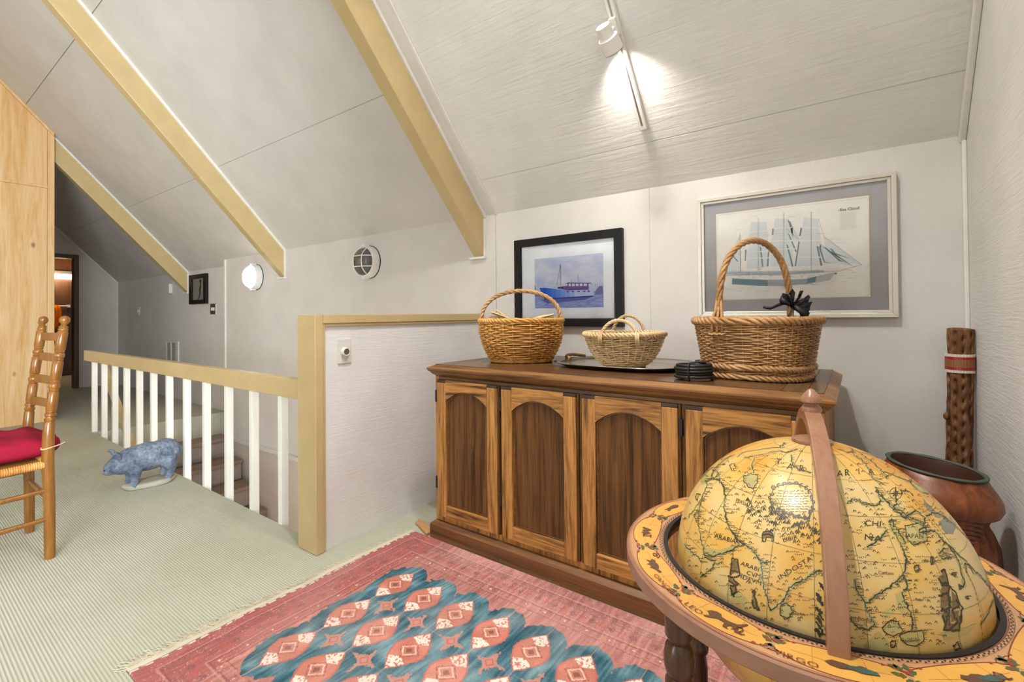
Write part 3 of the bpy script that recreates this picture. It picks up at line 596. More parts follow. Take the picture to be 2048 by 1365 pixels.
M['glass'] = glass_mat()
# boat photograph
xa, xb, za, zb = -1.698, -.997, 1.004, 1.529
t = thing('framed_picture', ((xa+xb)/2, YW, (za+zb)/2), 'black framed photograph of a blue hulled motor yacht behind the baskets', 'picture')
mitre(t, xa, xb, za, zb, .046, YW-.032, YW-.001, M['darkframe'])
MB().box(xa+.045, xb-.045, YW-.014, YW-.006, za+.045, zb-.045).build('mount', P_('white_mount', (246, 247, 250)), t)
cv = lambda u, v: (lambda q: (q[0], q[2]))(at(1030+u/6.348, 450+v/6.348, 'y', YW-.015))
q0, q1 = cv(247, 430), cv(1125, 1045); px0, px1, pz0, pz1 = q0[0], q1[0], cv(1120, 1047)[1], (cv(247, 430)[1]+cv(1130, 362)[1])/2
def ph(u, v): return (px0+(px1-px0)*u, pz0+(pz1-pz0)*v)
tt = NT('overcast_sky_print'); n_ = tt.noise(tt.coords((1, 1, 2.2)), 9, 5); tt.base(tt.ramp(n_, [(.3, lin((186, 196, 226))), (.55, lin((214, 216, 232))), (.75, lin((226, 226, 236)))]), .5, .2); M['skyp'] = tt.m
tt = NT('blue_water_print'); n_ = tt.noise(tt.coords((1, 1, 9)), 22, 5); tt.base(tt.ramp(n_, [(.3, lin((110, 124, 190))), (.5, lin((150, 162, 214))), (.75, lin((190, 198, 230)))]), .5, .2); M['waterp'] = tt.m
yy = YW-.0146; m = MB(); poly(m, [(0, 0), (1, 0), (1, .30), (0, .30)], ph, yy); m.build('water_print', M['waterp'], t)
m = MB(); poly(m, [(0, .30), (1, .30), (1, 1), (0, 1)], ph, yy); pic = m.build('sky_print', M['skyp'], t)
pos = lambda u, v: ((u-247)/878, (1045-v+.0)/640)      # crop coordinates inside the print
def pp2(u, v):
    uu = (u-247)/878; top = 430-(430-362)*uu; bot = 1047; return ph(uu, (bot-v)/(bot-top))
def art(name, polys, c, y=None, lines=()):
    global yy; yy -= .00025; m = MB()
    for p in polys: poly(m, p, pp2, yy)
    for p, w in lines: line(m, p, pp2, yy, w)
    m.build(name, P_('print_%d_%d_%d' % c, c), t)
art('shore_print', [[(247, 760), (262, 775), (262, 840), (340, 880), (340, 900), (247, 900)], [(1030, 840), (1075, 780), (1118, 780), (1118, 885), (1030, 885)]], (120, 118, 170))
art('hull_reflection', [[(330, 935), (1015, 905), (900, 950), (420, 985)]], (92, 104, 190))
art('hull_print', [[(312, 788), (420, 793), (420, 932), (380, 932), (355, 890)]], (30, 92, 212))
for i in range(10):      # hull colour fades from blue bow to pale stern
    xa_, xb_ = 420+59.5*i, 420+59.5*(i+1); f_ = min(1, (i+1)/7); tp_ = lambda x: 793+(x-420)*.125 if x < 700 else 828; bt_ = lambda x: 932-(x-420)*.045
    art('hull_print', [[(xa_-1, tp_(xa_)), (xb_, tp_(xb_)), (xb_, bt_(xb_)), (xa_-1, bt_(xa_))]], (int(34+160*f_), int(96+112*f_), int(214+28*f_)))
art('waterline_print', [[(380, 925), (1012, 898), (1010, 908), (385, 936)]], (40, 40, 92))
art('cabin_print', [[(560, 785), (660, 772), (700, 770), (760, 775), (950, 770), (950, 822), (700, 828), (560, 802)]], (120, 88, 156)); art('cabin_print', [[(690, 740), (950, 742), (946, 775), (700, 775)]], (226, 224, 240))
art('roof_print', [[(655, 745), (700, 728), (980, 738), (980, 748), (700, 742)]], (96, 70, 130), None, [([(x, 742), (x, 776)], .006) for x in (700, 742, 790, 838, 886, 940)])
art('porthole_print', [[(x, 838), (x+28, 838), (x+28, 850), (x, 850)] for x in (680, 745, 818, 888, 940)]+[[(565, 785), (598, 782), (598, 798), (565, 800)], [(610, 784), (640, 780), (640, 800), (610, 802)]], (44, 44, 96))
art('mast_print', [], (70, 70, 110), None, [([(603, 500), (600, 770)], .0022), ([(603, 500), (550, 770)], .0016), ([(740, 690), (740, 735)], .0014), ([(820, 630), (830, 715)], .0014), ([(972, 720), (1000, 770)], .0014)]+[([(x, 690+ (x*7) % 40), (x, 800)], .0009) for x in (1040, 1062, 1090, 1108, 370, 300)])
MB().add([(xa+.046, YW-.0225, za+.046), (xb-.046, YW-.0225, za+.046), (xb-.046, YW-.0225, zb-.046), (xa+.046, YW-.0225, zb-.046)], [(0, 1, 2, 3)]).build('glass', M['glass'], t)
# ship print
xa, xb, za, zb = -.614, .131, 1.050, 1.619
t = thing('framed_picture', ((xa+xb)/2, YW, (za+zb)/2), 'large silver framed print of a four masted sailing ship right on back wall', 'picture')
M['silverframe'] = plain('champagne_frame', (206, 200, 186), .35, None, .04, **{'Metallic': .25})
mitre(t, xa, xb, za, zb, .017, YW-.030, YW-.001, M['silverframe']); mitre(t, xa+.0172, xb-.0172, za+.0172, zb-.0172, .012, YW-.024, YW-.001, M['silverframe'])
MB().box(xa+.028, xb-.028, YW-.013, YW-.006, za+.028, zb-.028).build('mount', P_('grey_mount', (184, 180, 182)), t)
cv2 = lambda u, v: (lambda q: (q[0], q[2]))(at(1400+u/5.3895, 370+v/5.3895, 'y', YW-.016))
a0, a1 = cv2(155, 300), cv2(1862, 1232); bz = (cv2(155, 1255)[1]+cv2(1862, 1232)[1])/2; tz = (cv2(155, 300)[1]+cv2(1862, 92)[1])/2
MB().box(a0[0], a1[0], YW-.0142, YW-.0132, bz, tz).build('inner_mount', P_('beige_mount', (190, 176, 158)), t)
MB().box(a0[0]+.007, a1[0]-.007, YW-.0152, YW-.0143, bz+.007, tz-.007).build('sheet', P_('cream_paper', (246, 240, 232)), t)
yy = YW-.0153
def art2(name, polys, c, lines=()):
    global yy; yy -= .0002; m = MB()
    for p in polys: poly(m, p, cv2, yy)
    for p, w in lines: line(m, p, cv2, yy, w)
    return m.build(name, P_('print_%d_%d_%d' % c, c), t)
art2('border_line', [], (178, 172, 166), [([(190, 330), (1790, 138), (1822, 160), (1830, 1175), (1800, 1205), (215, 1238), (185, 1210), (190, 330)], .0008)])
art2('sail_print', [[(550, 400), (715, 400), (735, 600), (745, 880), (660, 900), (500, 905), (525, 600)], [(810, 365), (945, 365), (1000, 460), (1000, 880), (760, 880), (770, 600)], [(1120, 350), (1278, 370), (1300, 600), (1315, 870), (1050, 880), (1080, 600), (1110, 420)], [(1335, 555), (1740, 862), (1580, 840), (1350, 690)], [(945, 365), (1010, 460), (1085, 600), (1010, 600)], [(1290, 640), (1640, 870), (1480, 850), (1330, 830)], [(430, 540), (430, 930), (250, 950), (270, 760), (330, 740)]], (224, 227, 226))
art2('sail_shade', [[(780, 470), (795, 470), (790, 540), (775, 540)], [(945, 390), (975, 395), (1000, 465), (985, 465)], [(1085, 460), (1102, 470), (1085, 555), (1068, 550)], [(640, 660), (660, 680), (685, 880), (668, 888)], [(735, 690), (748, 690), (738, 880), (718, 880)], [(485, 700), (502, 700), (492, 820), (482, 820)], [(945, 520), (965, 540), (1045, 720), (1028, 725)], [(930, 640), (948, 650), (1008, 880), (990, 885)], [(1060, 610), (1076, 615), (1035, 880), (1020, 880)], [(1255, 660), (1275, 665), (1320, 870), (1300, 872)], [(1278, 665), (1298, 670), (1345, 830), (1450, 850), (1335, 838)], [(1330, 670), (1360, 680), (1520, 815), (1565, 830), (1500, 825)], [(1395, 680), (1430, 695), (1460, 735), (1620, 795), (1450, 750)], [(335, 745), (350, 750), (412, 825), (400, 830)]], (132, 150, 156))
art2('yards_print', [[(540, 500), (720, 490), (720, 505), (540, 515)], [(780, 600), (1075, 592), (1075, 606), (780, 616)], [(790, 462), (990, 455), (990, 466), (790, 474)], [(1110, 455), (1290, 455), (1300, 468), (1110, 468)], [(520, 715), (740, 710), (740, 722), (520, 728)], [(780, 690), (1040, 682), (1040, 694), (780, 702)], [(510, 790), (745, 780), (745, 792), (510, 802)], [(1050, 770), (1300, 775), (1300, 788), (1050, 784)], [(1080, 595), (1305, 600), (1305, 612), (1080, 608)]], (238, 236, 230))
art2('hull_shape', [[(345, 1010), (730, 1025), (730, 1090), (620, 1088), (345, 1072)], [(1160, 1010), (1260, 985), (1240, 1050), (1155, 1068)]], (122, 146, 156)); art2('hull_shape', [[(730, 1025), (1160, 1015), (1155, 1068), (900, 1092), (730, 1090)]], (176, 180, 180))
art2('hull_shape', [[(1262, 985), (1460, 940), (1400, 1030), (1240, 1055)]], (206, 202, 198)); art2('deck_shape', [[(250, 940), (430, 935), (900, 930), (1330, 920), (1340, 945), (900, 975), (250, 965)]], (188, 194, 196))
random.seed(3); L_ = []
for k in range(170): x = random.uniform(330, 1330); y = random.uniform(905, 1075); L_.append(([(x, y), (x+random.uniform(4, 26), y+random.uniform(-9, 9))], .0008))
art2('deck_detail', [], (98, 106, 112), L_)
art2('rigging', [], (128, 134, 138), [([(245, 980), (1500, 930), (1740, 862)], .0012), ([(628, 360), (628, 930)], .0012), ([(903, 300), (903, 930)], .0012), ([(1198, 290), (1198, 930)], .0012), ([(432, 530), (435, 935)], .0014), ([(1335, 555), (1750, 865)], .0008), ([(1300, 640), (1640, 875)], .0008), ([(903, 450), (1070, 590)], .0007), ([(1280, 370), (1335, 555)], .0006), ([(1450, 960), (1475, 955)], .005)])
L_ = []
for k in range(95):
    a = random.choice([(380, 1320, 300, 560), (250, 760, 1095, 1150), (820, 1370, 1070, 1140), (1380, 1800, 860, 1050), (560, 1250, 430, 860), (1330, 1500, 530, 860)]); x = random.uniform(a[0], a[1]); y = random.uniform(a[2], a[3])
    if a[3] < 600: y += (760-x)*.05
    L_.append(([(x, y), (x+random.uniform(30, 90), y-random.uniform(2, 6))], .0007))
for k in range(16): L_.append(([(1505+(k % 3)*3, 308+k*11.5), (1690-(k*7 % 13), 298+k*11.5)], .0006))
art2('caption_lines', [], (192, 188, 182), L_)
q = cv2(1612, 262); u_ = np.array(cv2(1690, 252))-np.array(cv2(1534, 270)); hgt = .0125
text('Sea Cloud', lambda x, y: (q[0]+x*.0165, yy-.0004, q[1]+.001+y*.0165), P_('print_ink', (60, 56, 54)), t, 'title_lettering', 1, .95)
q2 = cv2(1508, 270); text('S.Y.', lambda x, y: (q2[0]+x*.008, yy-.0004, q2[1]-.001+y*.008), M['print_ink'], t, 'title_lettering', 1, 1)
MB().add([(xa+.029, YW-.0215, za+.029), (xb-.029, YW-.0215, za+.029), (xb-.029, YW-.0215, zb-.029), (xa+.029, YW-.0215, zb-.029)], [(0, 1, 2, 3)]).build('glass', M['glass'], t)
# ================================================================ floor globe
GC = np.array([-.073, 1.07, .583]); GR = .245; RC = np.array([-.082, 1.068, .6]); RO, RI = .338, .262
g = thing('floor_globe', (RC[0], RC[1], 0), 'large antique style floor globe with zodiac ring in the right foreground', 'globe')
tt = NT('aged_map_paper'); v = tt.coords(); n1 = tt.noise(v, 5, 4); n2 = tt.noise(v, 26, 5)
tt.base(tt.mix(tt.math('MULTIPLY', n2, .35), tt.ramp(n1, [(.38, lin((208, 146, 50))), (.5, lin((212, 172, 92))), (.62, lin((212, 190, 134)))]), lin((190, 140, 60))), .34, .4, **{'Coat Weight': .12, 'Coat Roughness': .25}); M['map'] = tt.m
ink = plain('map_ink', (60, 54, 40), .35, .5, .2); inkl = plain('map_ink_light', (112, 96, 58), .35, .5, .1); seag = plain('map_sea_green', (176, 164, 104), .35, .5, .2); seab = plain('map_slate_wash', (126, 126, 112), .35, .5, .15)
MB().lathe([(max(.0005, GR*math.sin(a)), -GR*math.cos(a)) for a in np.linspace(0.002, math.pi-.002, 97)], GC, 128).build('sphere', M['map'], g, 'all')
def gp(x, y, r=GR+.0004):
    d = ray(x, y); d = d/np.linalg.norm(d); oc = CAM-GC; b = oc@d; q = b*b-(oc@oc-r*r)
    if q < 0: return None
    return CAM+d*(-b-math.sqrt(q))
def srib(m, P, w, r=GR+.0005, closed=False):
    """thin printed stroke lying on the sphere"""
    P = [np.array(p) for p in P if p is not None]
    if closed and len(P) > 2: P.append(P[0])
    if len(P) < 2: return
    Q = []
    for a, b in zip(P, P[1:]):
        k = max(1, int(np.linalg.norm(b-a)/.004))
        for i in range(k): p = a+(b-a)*i/k-GC; Q.append(p/np.linalg.norm(p)*r)
    p = P[-1]-GC; Q.append(p/np.linalg.norm(p)*r); Q = np.array(Q); T = np.gradient(Q, axis=0)
    N = np.cross(Q, T); N /= np.linalg.norm(N, axis=1)[:, None]+1e-9
    ww = w if np.isscalar(w) else np.interp(np.linspace(0, 1, len(Q)), np.linspace(0, 1, len(w)), w)
    ww = np.ones(len(Q))*ww/2; ww = np.where(ww > .001, .001+(ww-.001)*.55, ww)
    V = []
    for i in range(len(Q)): V += [GC+Q[i]-N[i]*ww[i], GC+Q[i]+N[i]*ww[i]]
    m.add(V, [(2*i, 2*i+2, 2*i+3, 2*i+1) for i in range(len(Q)-1)])
def jit(P, k=2.2, sub=6, closed=False):
    P = [np.array(p, float) for p in P]; 
    if closed: P = P+[P[0]]
    o = []
    for a, b in zip(P, P[1:]):
        for i in range(sub): o.append(a+(b-a)*i/sub+rng.normal(0, k*.5, 2))
    o.append(P[-1]); return o
LX = lambda p: (1340+p[0]/2.703, 860+p[1]/2.703); RX = lambda p: (1660+p[0]/2.703, 860+p[1]/2.703)
coastL = [[(185, 335), (160, 420), (155, 500), (165, 580), (182, 660), (190, 690)], [(185, 680), (240, 685), (300, 665), (360, 640), (372, 620), (355, 580), (330, 545)], [(290, 310), (300, 350), (295, 400), (300, 450), (310, 510), (335, 550), (360, 590), (385, 610), (420, 630), (455, 660), (475, 690), (490, 715)], [(490, 715), (497, 760), (500, 820), (515, 880), (530, 930), (545, 980)], [(490, 715), (515, 722), (528, 705)], [(545, 980), (580, 950), (610, 930), (625, 900), (635, 870), (655, 845), (690, 825), (730, 810), (755, 785), (790, 775), (808, 760)], [(190, 690), (242, 712), (235, 742), (200, 772), (165, 795)], [(180, 345), (205, 300), (190, 270), (240, 262), (262, 235), (230, 215), (260, 190), (300, 180)], [(100, 470), (130, 430), (165, 380), (180, 345)], [(70, 620), (110, 650), (150, 690), (175, 720)], [(690, 105), (640, 120), (560, 118), (470, 140), (400, 150)], [(455, 150), (440, 190), (452, 235)], [(655, 130), (660, 190), (700, 215), (760, 235)], [(300, 330), (280, 290), (250, 265)]]
closedL = [[(400, 250), (440, 235), (475, 250), (470, 290), (450, 325), (425, 310), (400, 280)], [(595, 960), (620, 940), (650, 955), (660, 985), (645, 1015), (615, 1020), (595, 1000)], [(320, 190), (345, 185), (356, 205), (335, 222)], [(130, 460), (150, 440), (155, 470), (140, 500)]]
coastR = [[(320, 500), (335, 540), (360, 580), (390, 640), (412, 700), (405, 760), (370, 810), (330, 850), (280, 880), (240, 900), (215, 930), (188, 940), (195, 970), (220, 1010), (240, 1050), (210, 1085), (160, 1070), (120, 1040), (90, 1000)], [(320, 500), (335, 480), (345, 510), (370, 550), (395, 590), (410, 620)], [(245, 310), (270, 350), (320, 400), (380, 440), (440, 480), (500, 500), (520, 540), (502, 562)], [(275, 350), (330, 420), (400, 470), (480, 505)], [(40, 105), (120, 125), (170, 160), (210, 210), (230, 260), (290, 297)], [(250, 330), (275, 390), (250, 412), (180, 400), (150, 380), (120, 375), (90, 400)], [(200, 640), (260, 600), (310, 545)], [(390, 880), (405, 930), (430, 980), (450, 1040), (440, 1085)], [(130, 810), (150, 880), (190, 935)], [(395, 790), (412, 820), (420, 860), (400, 872)], [(610, 660), (650, 690), (620, 700), (585, 680), (620, 640)]]
closedR = [[(405, 520), (480, 505), (520, 540), (530, 600), (480, 610), (450, 625), (415, 590)], [(280, 1070), (330, 1030), (372, 1042), (390, 1090), (340, 1120), (300, 1100)], [(380, 1110), (440, 1090), (500, 1085), (510, 1140), (470, 1172), (420, 1165), (385, 1140)], [(452, 745), (470, 730), (482, 755), (462, 770)], [(545, 690), (555, 700), (552, 730), (545, 720)], [(655, 780), (670, 770), (672, 795)], [(695, 840), (708, 845), (700, 865)], [(730, 905), (745, 900), (742, 918)], [(665, 1170), (690, 1150), (700, 1180), (680, 1195)], [(325, 1150), (355, 1140), (352, 1175), (330, 1180)]]
mi = MB(); ml = MB(); mg = MB(); mw = MB()
pxl = 1/F*1.05
for cs, f in ((coastL, LX), (coastR, RX)):
    for P in cs:
        Q = jit([f(p) for p in P]); w = [.0008+.0009*abs(rng.normal()) for _ in range(18)]
        srib(mi, [gp(*q) for q in Q], w)
        for q in Q[::1]:
            for _ in range(1):
                if rng.random() < .7:
                    a = np.array(q)+rng.normal(0, 1.5, 2)+np.array([rng.uniform(1, 3), 0]); srib(mi, [gp(*a), gp(a[0]+rng.uniform(4, 11), a[1]+rng.uniform(-.6, 1.2))], .00055)
        srib(mg, [gp(*q, GR+.0002) for q in Q], .0075, GR+.00025)
for cs, f in ((closedL, LX), (closedR, RX)):
    for P in cs:
        Q = jit([f(p) for p in P], 1.8, 4, True); srib(mi, [gp(*q) for q in Q], .0012)
        c0 = np.mean(Q, 0)
        for q in Q: srib(mi, [gp(*(np.array(q)+(q-c0)*.06)), gp(*(np.array(q)+(q-c0)*.06+(rng.uniform(3, 7), 0)))], .0006)
def sfill(m, P, f, r=GR+.0003):
    Q = [gp(*q, r) for q in jit([f(p) for p in P], 1.5, 5, True)[:-1]]
    if any(q is None for q in Q): return
    c0 = sum(Q)/len(Q); c0 = GC+(c0-GC)/np.linalg.norm(c0-GC)*r; n = len(Q); V = [c0]
    for k in (1/3, 2/3, 1):
        for q in Q: p = c0+(q-c0)*k-GC; V.append(GC+p/np.linalg.norm(p)*r)
    Fs = [(0, 1+j, 1+(j+1) % n) for j in range(n)]
    for L in (0, 1): Fs += [(1+L*n+j, 1+(L+1)*n+j, 1+(L+1)*n+(j+1) % n, 1+L*n+(j+1) % n) for j in range(n)]
    m.add(V, Fs)
for P in ([(355, 890), (400, 875), (410, 940), (400, 1000), (365, 960)], [(180, 1170), (260, 1090), (310, 1130), (325, 1195), (200, 1203)], [(600, 1100), (700, 1080), (790, 1050), (745, 1110), (620, 1140)], [(820, 1000), (870, 990), (875, 1030), (830, 1040)], [(320, 390), (430, 460), (450, 480), (400, 480)], [(130, 1040), (190, 1070), (235, 1050), (215, 1085), (170, 1085)], [(270, 1000), (330, 960), (345, 985), (300, 1030)]): sfill(mg, P, RX)
for P in ([(185, 640), (230, 655), (300, 650), (350, 625), (365, 640), (300, 662), (195, 682)], [(395, 245), (410, 240), (405, 300), (395, 290)], [(380, 880), (420, 920), (400, 950), (300, 890)], [(480, 300), (520, 300), (500, 320)]): sfill(mg, P, LX)
for P in ([(585, 500), (640, 460), (685, 510), (665, 565), (620, 560)], [(170, 120), (260, 165), (380, 215), (430, 255), (330, 215), (230, 175)], [(500, 370), (560, 430), (600, 480), (570, 470), (520, 420)]): sfill(mw, P, RX)
sepia = plain('map_sepia', (132, 106, 66), .35, .5, .3)
def figure(P, f): k = MB(); sfill(k, P, f, GR+.00042); k.build('map_ship_print', sepia, g)
for P in ([(618, 1035), (622, 1088), (700, 1088), (714, 1015), (690, 1050), (650, 1050)], [(592, 800), (622, 762), (636, 828), (604, 832)], [(604, 850), (645, 855), (648, 950), (605, 975), (596, 905)], [(655, 870), (688, 905), (698, 960), (662, 968)], [(655, 985), (700, 985), (695, 1035), (655, 1040)], [(610, 990), (645, 985), (645, 1035), (618, 1030)]): figure(P, RX)
for P in ([(312, 792), (330, 802), (372, 836), (350, 842), (318, 818)], [(328, 785), (338, 704), (360, 704), (376, 780), (350, 772)], [(322, 852), (350, 842), (364, 878), (332, 890)], [(442, 880), (455, 872), (466, 930), (478, 972), (450, 958)], [(502, 590), (505, 553), (535, 549), (557, 563), (556, 590), (525, 580)]): figure(P, LX)
for P in closedR[:3]: sfill(mg, P, RX)
for P in closedL[:2]: sfill(mg, P, LX)
# cartouche, elephant, sailing ships, compass star
cart = jit([LX(p) for p in [(560, 312), (620, 296), (680, 290), (740, 312), (772, 360), (770, 420), (752, 482), (700, 470), (650, 452), (590, 465), (550, 430), (540, 370)]], 2, 4, True); srib(mi, [gp(*q) for q in cart], [.0009, .0026, .0009, .003, .0009, .0026, .0009])
for q in cart[::2]: a = rng.uniform(0, 6.28); srib(mi, [gp(q[0]+4*math.cos(a+k), q[1]+4*math.sin(a+k)) for k in np.linspace(0, 3.5, 6)], .0018)
for k in range(9): 
    x0 = 566+8*abs(k-4)*.6; x = x0
    while x < 748-6*abs(k-4): L = rng.uniform(8, 30); srib(mi, [gp(*LX((x+s, 330+k*14+s*.10*.6+rng.normal(0, 2)))) for s in np.linspace(0, L, 4)], .0009); x += L+6
for P in ([(500, 600), (498, 570), (505, 552), (535, 548), (556, 562), (560, 600), (552, 605), (548, 582), (520, 582), (515, 605), (505, 606)],): srib(mi, [gp(*LX(p)) for p in P], .0016, closed=True); srib(mi, [gp(*LX(p)) for p in ((500, 570), (530, 565), (556, 575))], .003)
for P, w in (([(310, 790), (330, 800), (370, 835), (350, 840), (315, 815)], .003), ([(325, 790), (335, 700), (362, 700), (378, 790), (345, 800)], .0025), ([(330, 760), (370, 770)], .002), ([(320, 850), (350, 840), (362, 880), (330, 890)], .004), ([(440, 880), (455, 870), (465, 930), (480, 975), (450, 960), (445, 920)], .004), ([(325, 860), (345, 905)], .004)): srib(mi, [gp(*q) for q in jit([LX(p) for p in P], 2, 4)], w)
for P, w in (([(600, 770), (620, 755), (640, 830), (600, 835), (585, 800)], .0035), ([(600, 840), (650, 850), (690, 900), (700, 960), (660, 970)], .003), ([(590, 900), (640, 880), (650, 960), (600, 985)], .0035), ([(615, 1000), (620, 1085), (700, 1085), (712, 1000)], .0045), ([(640, 850), (645, 1060)], .003), ([(660, 980), (690, 1040), (650, 1075)], .004), ([(680, 920), (715, 960), (705, 1040)], .003), ([(605, 960), (640, 1000), (625, 1060)], .004)): srib(mi, [gp(*q) for q in jit([RX(p) for p in P], 2.5, 5)], w)
for k in range(8): a = k*math.pi/4; srib(mi, [gp(*RX((355, 345))), gp(*RX((355+(36 if k % 2 == 0 else 22)*math.cos(a), 345+(36 if k % 2 == 0 else 22)*math.sin(a))))], [.0035, .0004])
srib(mi, [gp(*RX((355+32*math.cos(a), 345+32*math.sin(a)))) for a in np.linspace(0, 6.28, 24)], .0006)
dash = [RX(p) for p in [(400, 340), (500, 440), (580, 540), (650, 640), (720, 740), (780, 850), (815, 1000), (828, 1160)]]; dd = jit(dash, 0, 10)
for i in range(0, len(dd)-1, 2): srib(mi, [gp(*dd[i]), gp(*dd[i+1])], .0013)
# little place marks and hills
for k in range(900):
    x, y = (rng.uniform(1365, 1650), rng.uniform(900, 1260)) if k % 2 else (rng.uniform(1690, 1900), rng.uniform(900, 1290))
    if gp(x, y) is None or abs(x-1600) < 42 and 960 < y < 1045: continue
    if rng.random() < .45:
        for s in range(rng.integers(2, 6)): srib(ml if rng.random() < .3 else mi, [gp(x+s*4, y+rng.normal(0, .8)), gp(x+s*4+2.2, y+rng.normal(0, .8)+1)], .0009)
    else: srib(mi, [gp(x-3, y+1.5), gp(x, y-2.2), gp(x+3, y+1.8)], .0009)
for k in range(170):      # mountain belt north of India
    x = rng.uniform(1495, 1655); y = 1015+(x-1495)*.33+rng.normal(0, 13)
    if gp(x, y) is not None: srib(mi, [gp(x-3, y+2), gp(x, y-3), gp(x+2.5, y+2.5)], .0014)
for k in range(26):       # hill shading beside the meridian arch
    x = rng.uniform(1636, 1656); y = rng.uniform(1160, 1290); srib(mi, [gp(*q) for q in jit([(x-6, y-6), (x, y), (x+4, y+8)], 2, 3)], .003)
for lon in range(0, 360, 15): srib(ml, [GC+GR*np.array([math.cos(math.radians(la))*math.cos(math.radians(lon+4)), math.cos(math.radians(la))*math.sin(math.radians(lon+4)), math.sin(math.radians(la))]) for la in range(-80, 84, 6)], .0006)
for la in range(-60, 80, 15): srib(ml, [GC+GR*np.array([math.cos(math.radians(la))*math.cos(a), math.cos(math.radians(la))*math.sin(a), math.sin(math.radians(la))]) for a in np.linspace(0, 6.2832, 60)], .0005)
def gtext(s, x, y, size, ang, sx=1.0):
    ca, sa = math.cos(math.radians(ang)), math.sin(math.radians(ang)); ok = [True]
    def pl(a, b):
        a *= size; b *= size; q = gp(x+a*ca+b*sa, y+a*sa-b*ca, GR+.0006)
        if q is None: ok[0] = False; return (0, 0, 0)
        return q
    V, Fs = text(s, pl, None, None, None, 1.0, sx)
    if ok[0]: mi.add(V, Fs)
for a in (('T', 1557, 925, 17, 14), ('A', 1580, 934, 18, 12), ('R', 1603, 938, 18, 8), ('T', 1634, 942, 18, 4), ('A', 1680, 948, 18, 0), ('R', 1694, 946, 18, -2), ('I', 1718, 944, 17, -4), ('A', 1742, 944, 17, -8), ('CHI', 1746, 1048, 16, 4, 1.3), ('NA', 1746, 1077, 17, 6, 1.5), ('IAPAN', 1829, 1073, 13, 0), ('ARABIA', 1450, 1078, 13, 16), ('ARABI', 1500, 1134, 12, 20, 1.2), ('CVM', 1507, 1150, 12, 16, 1.2), ('IDEVM', 1502, 1161, 12, 20, 1.3), ('Cambodia', 1718, 1238, 13, 8), ('OCEA', 1921, 1080, 17, -38, 1.2), ('PERSIA', 1484, 1006, 9, 24), ('INDOSTA', 1590, 1137, 14, -32, 1.3), ('Mindanao', 1823, 1282, 9, -6), ('Cantam', 1772, 1147, 10, 4), ('Ceylon', 1598, 1228, 9, 14), ('LIBIR', 1580, 1078, 12, -14, 1.2)): gtext(*a)
def turned(m, ang, keep=None):
    c, s = math.cos(ang), math.sin(ang); o = MB(); o.v = [tuple(GC+np.array([c*(p[0]-GC[0])-s*(p[1]-GC[1]), s*(p[0]-GC[0])+c*(p[1]-GC[1]), p[2]-GC[2]])) for p in m.v]; o.f = m.f; o.m = m.m; return o
mi.build('map_lines', ink, g); ml.build('map_grid', inkl, g); mg.build('map_sea_wash', seag, g); mw.build('map_grey_wash', seab, g)
for a in (2.1, 4.2):
    o = MB(); k = turned(mg, a); k.build('map_sea_wash', seag, g)
o = MB()
for cs, f in ((coastL, LX), (coastR, RX), (closedL, LX)):
    for P in cs: srib(o, [gp(*q) for q in jit([f(p) for p in P])], .002)
for a in (2.1, 4.2): turned(o, a).build('map_lines', ink, g)
o2 = turned(o, 1.0); o2.v = [(p[0], p[1], 2*GC[2]-p[2]) for p in o2.v]; o2.build('map_lines', ink, g); turned(o2, 3.0).build('map_lines', ink, g)
# zodiac ring
M['ringwood'] = wood('ring_edge_wood', [(.3, (128, 88, 68)), (.7, (156, 114, 92))], 'x', .8, .35, .5, .02, 6); tanp = plain('ring_print_tan', (176, 128, 82), .35, .5, .06)
n = 128; cir = lambda r, z: [(RC[0]+r*math.cos(2*math.pi*k/n), RC[1]+r*math.sin(2*math.pi*k/n), z) for k in range(n)]
MB().loft([cir(RI, .572), cir(RO-.003, .572), cir(RO, .575), cir(RO, .597), cir(RO-.003, .6), cir(RI, .6)], False, True).build('horizon_ring', M['ringwood'], g, True)
rgz = [.6003]
def ringpart(name, c):
    rgz[0] += .00022; mt = plain(name+'_ink', c, .33, .5, .1); return MB(), rgz[0], (lambda m: m.build(name, mt, g))
def pol(th, r, z): a = math.radians(th); return (RC[0]+r*math.cos(a), RC[1]+r*math.sin(a), z)
def rquad(m, t0, t1, r0, r1, z): m.add([pol(t0, r0, z), pol(t1, r0, z), pol(t1, r1, z), pol(t0, r1, z)], [(0, 3, 2, 1)])
def rline(m, P, w, z):
    Q = [np.array(pol(t, r, 0))[:2] for t, r in P]
    for a, b in zip(Q, Q[1:]):
        d = b-a; L = np.linalg.norm(d)+1e-9; nn_ = np.array([-d[1], d[0]])/L*w/2; e = d/L*w*.2; m.add([(*(a-nn_-e), z), (*(b-nn_+e), z), (*(b+nn_+e), z), (*(a+nn_-e), z)], [(0, 1, 2, 3)])
m, z, fin = ringpart('ring_ground_print', (180, 134, 96))
for k in range(120): rquad(m, 3*k, 3*k+3, RI+.004, RO-.004, z)
fin(m)
m, z, fin = ringpart('ring_yellow_print', (204, 152, 72))
CT = [191+30*k for k in range(12)]
env = lambda u: .31+.69*(math.sin(math.pi*(u+1)/2))**.55 if abs(u) < 1 else .31
for c in CT:
    for k in range(24):
        u0, u1 = -1+k/12, -1+(k+1)/12; rm = .3005
        e0, e1 = env(u0)*.0265, env(u1)*.0265
        m.add([pol(c+u0*14.5, rm-e0, z), pol(c+u1*14.5, rm-e1, z), pol(c+u1*14.5, rm+e1, z), pol(c+u0*14.5, rm+e0, z)], [(0, 1, 2, 3)])
fin(m)
m, z, fin = ringpart('ring_vine_print', (128, 62, 42))
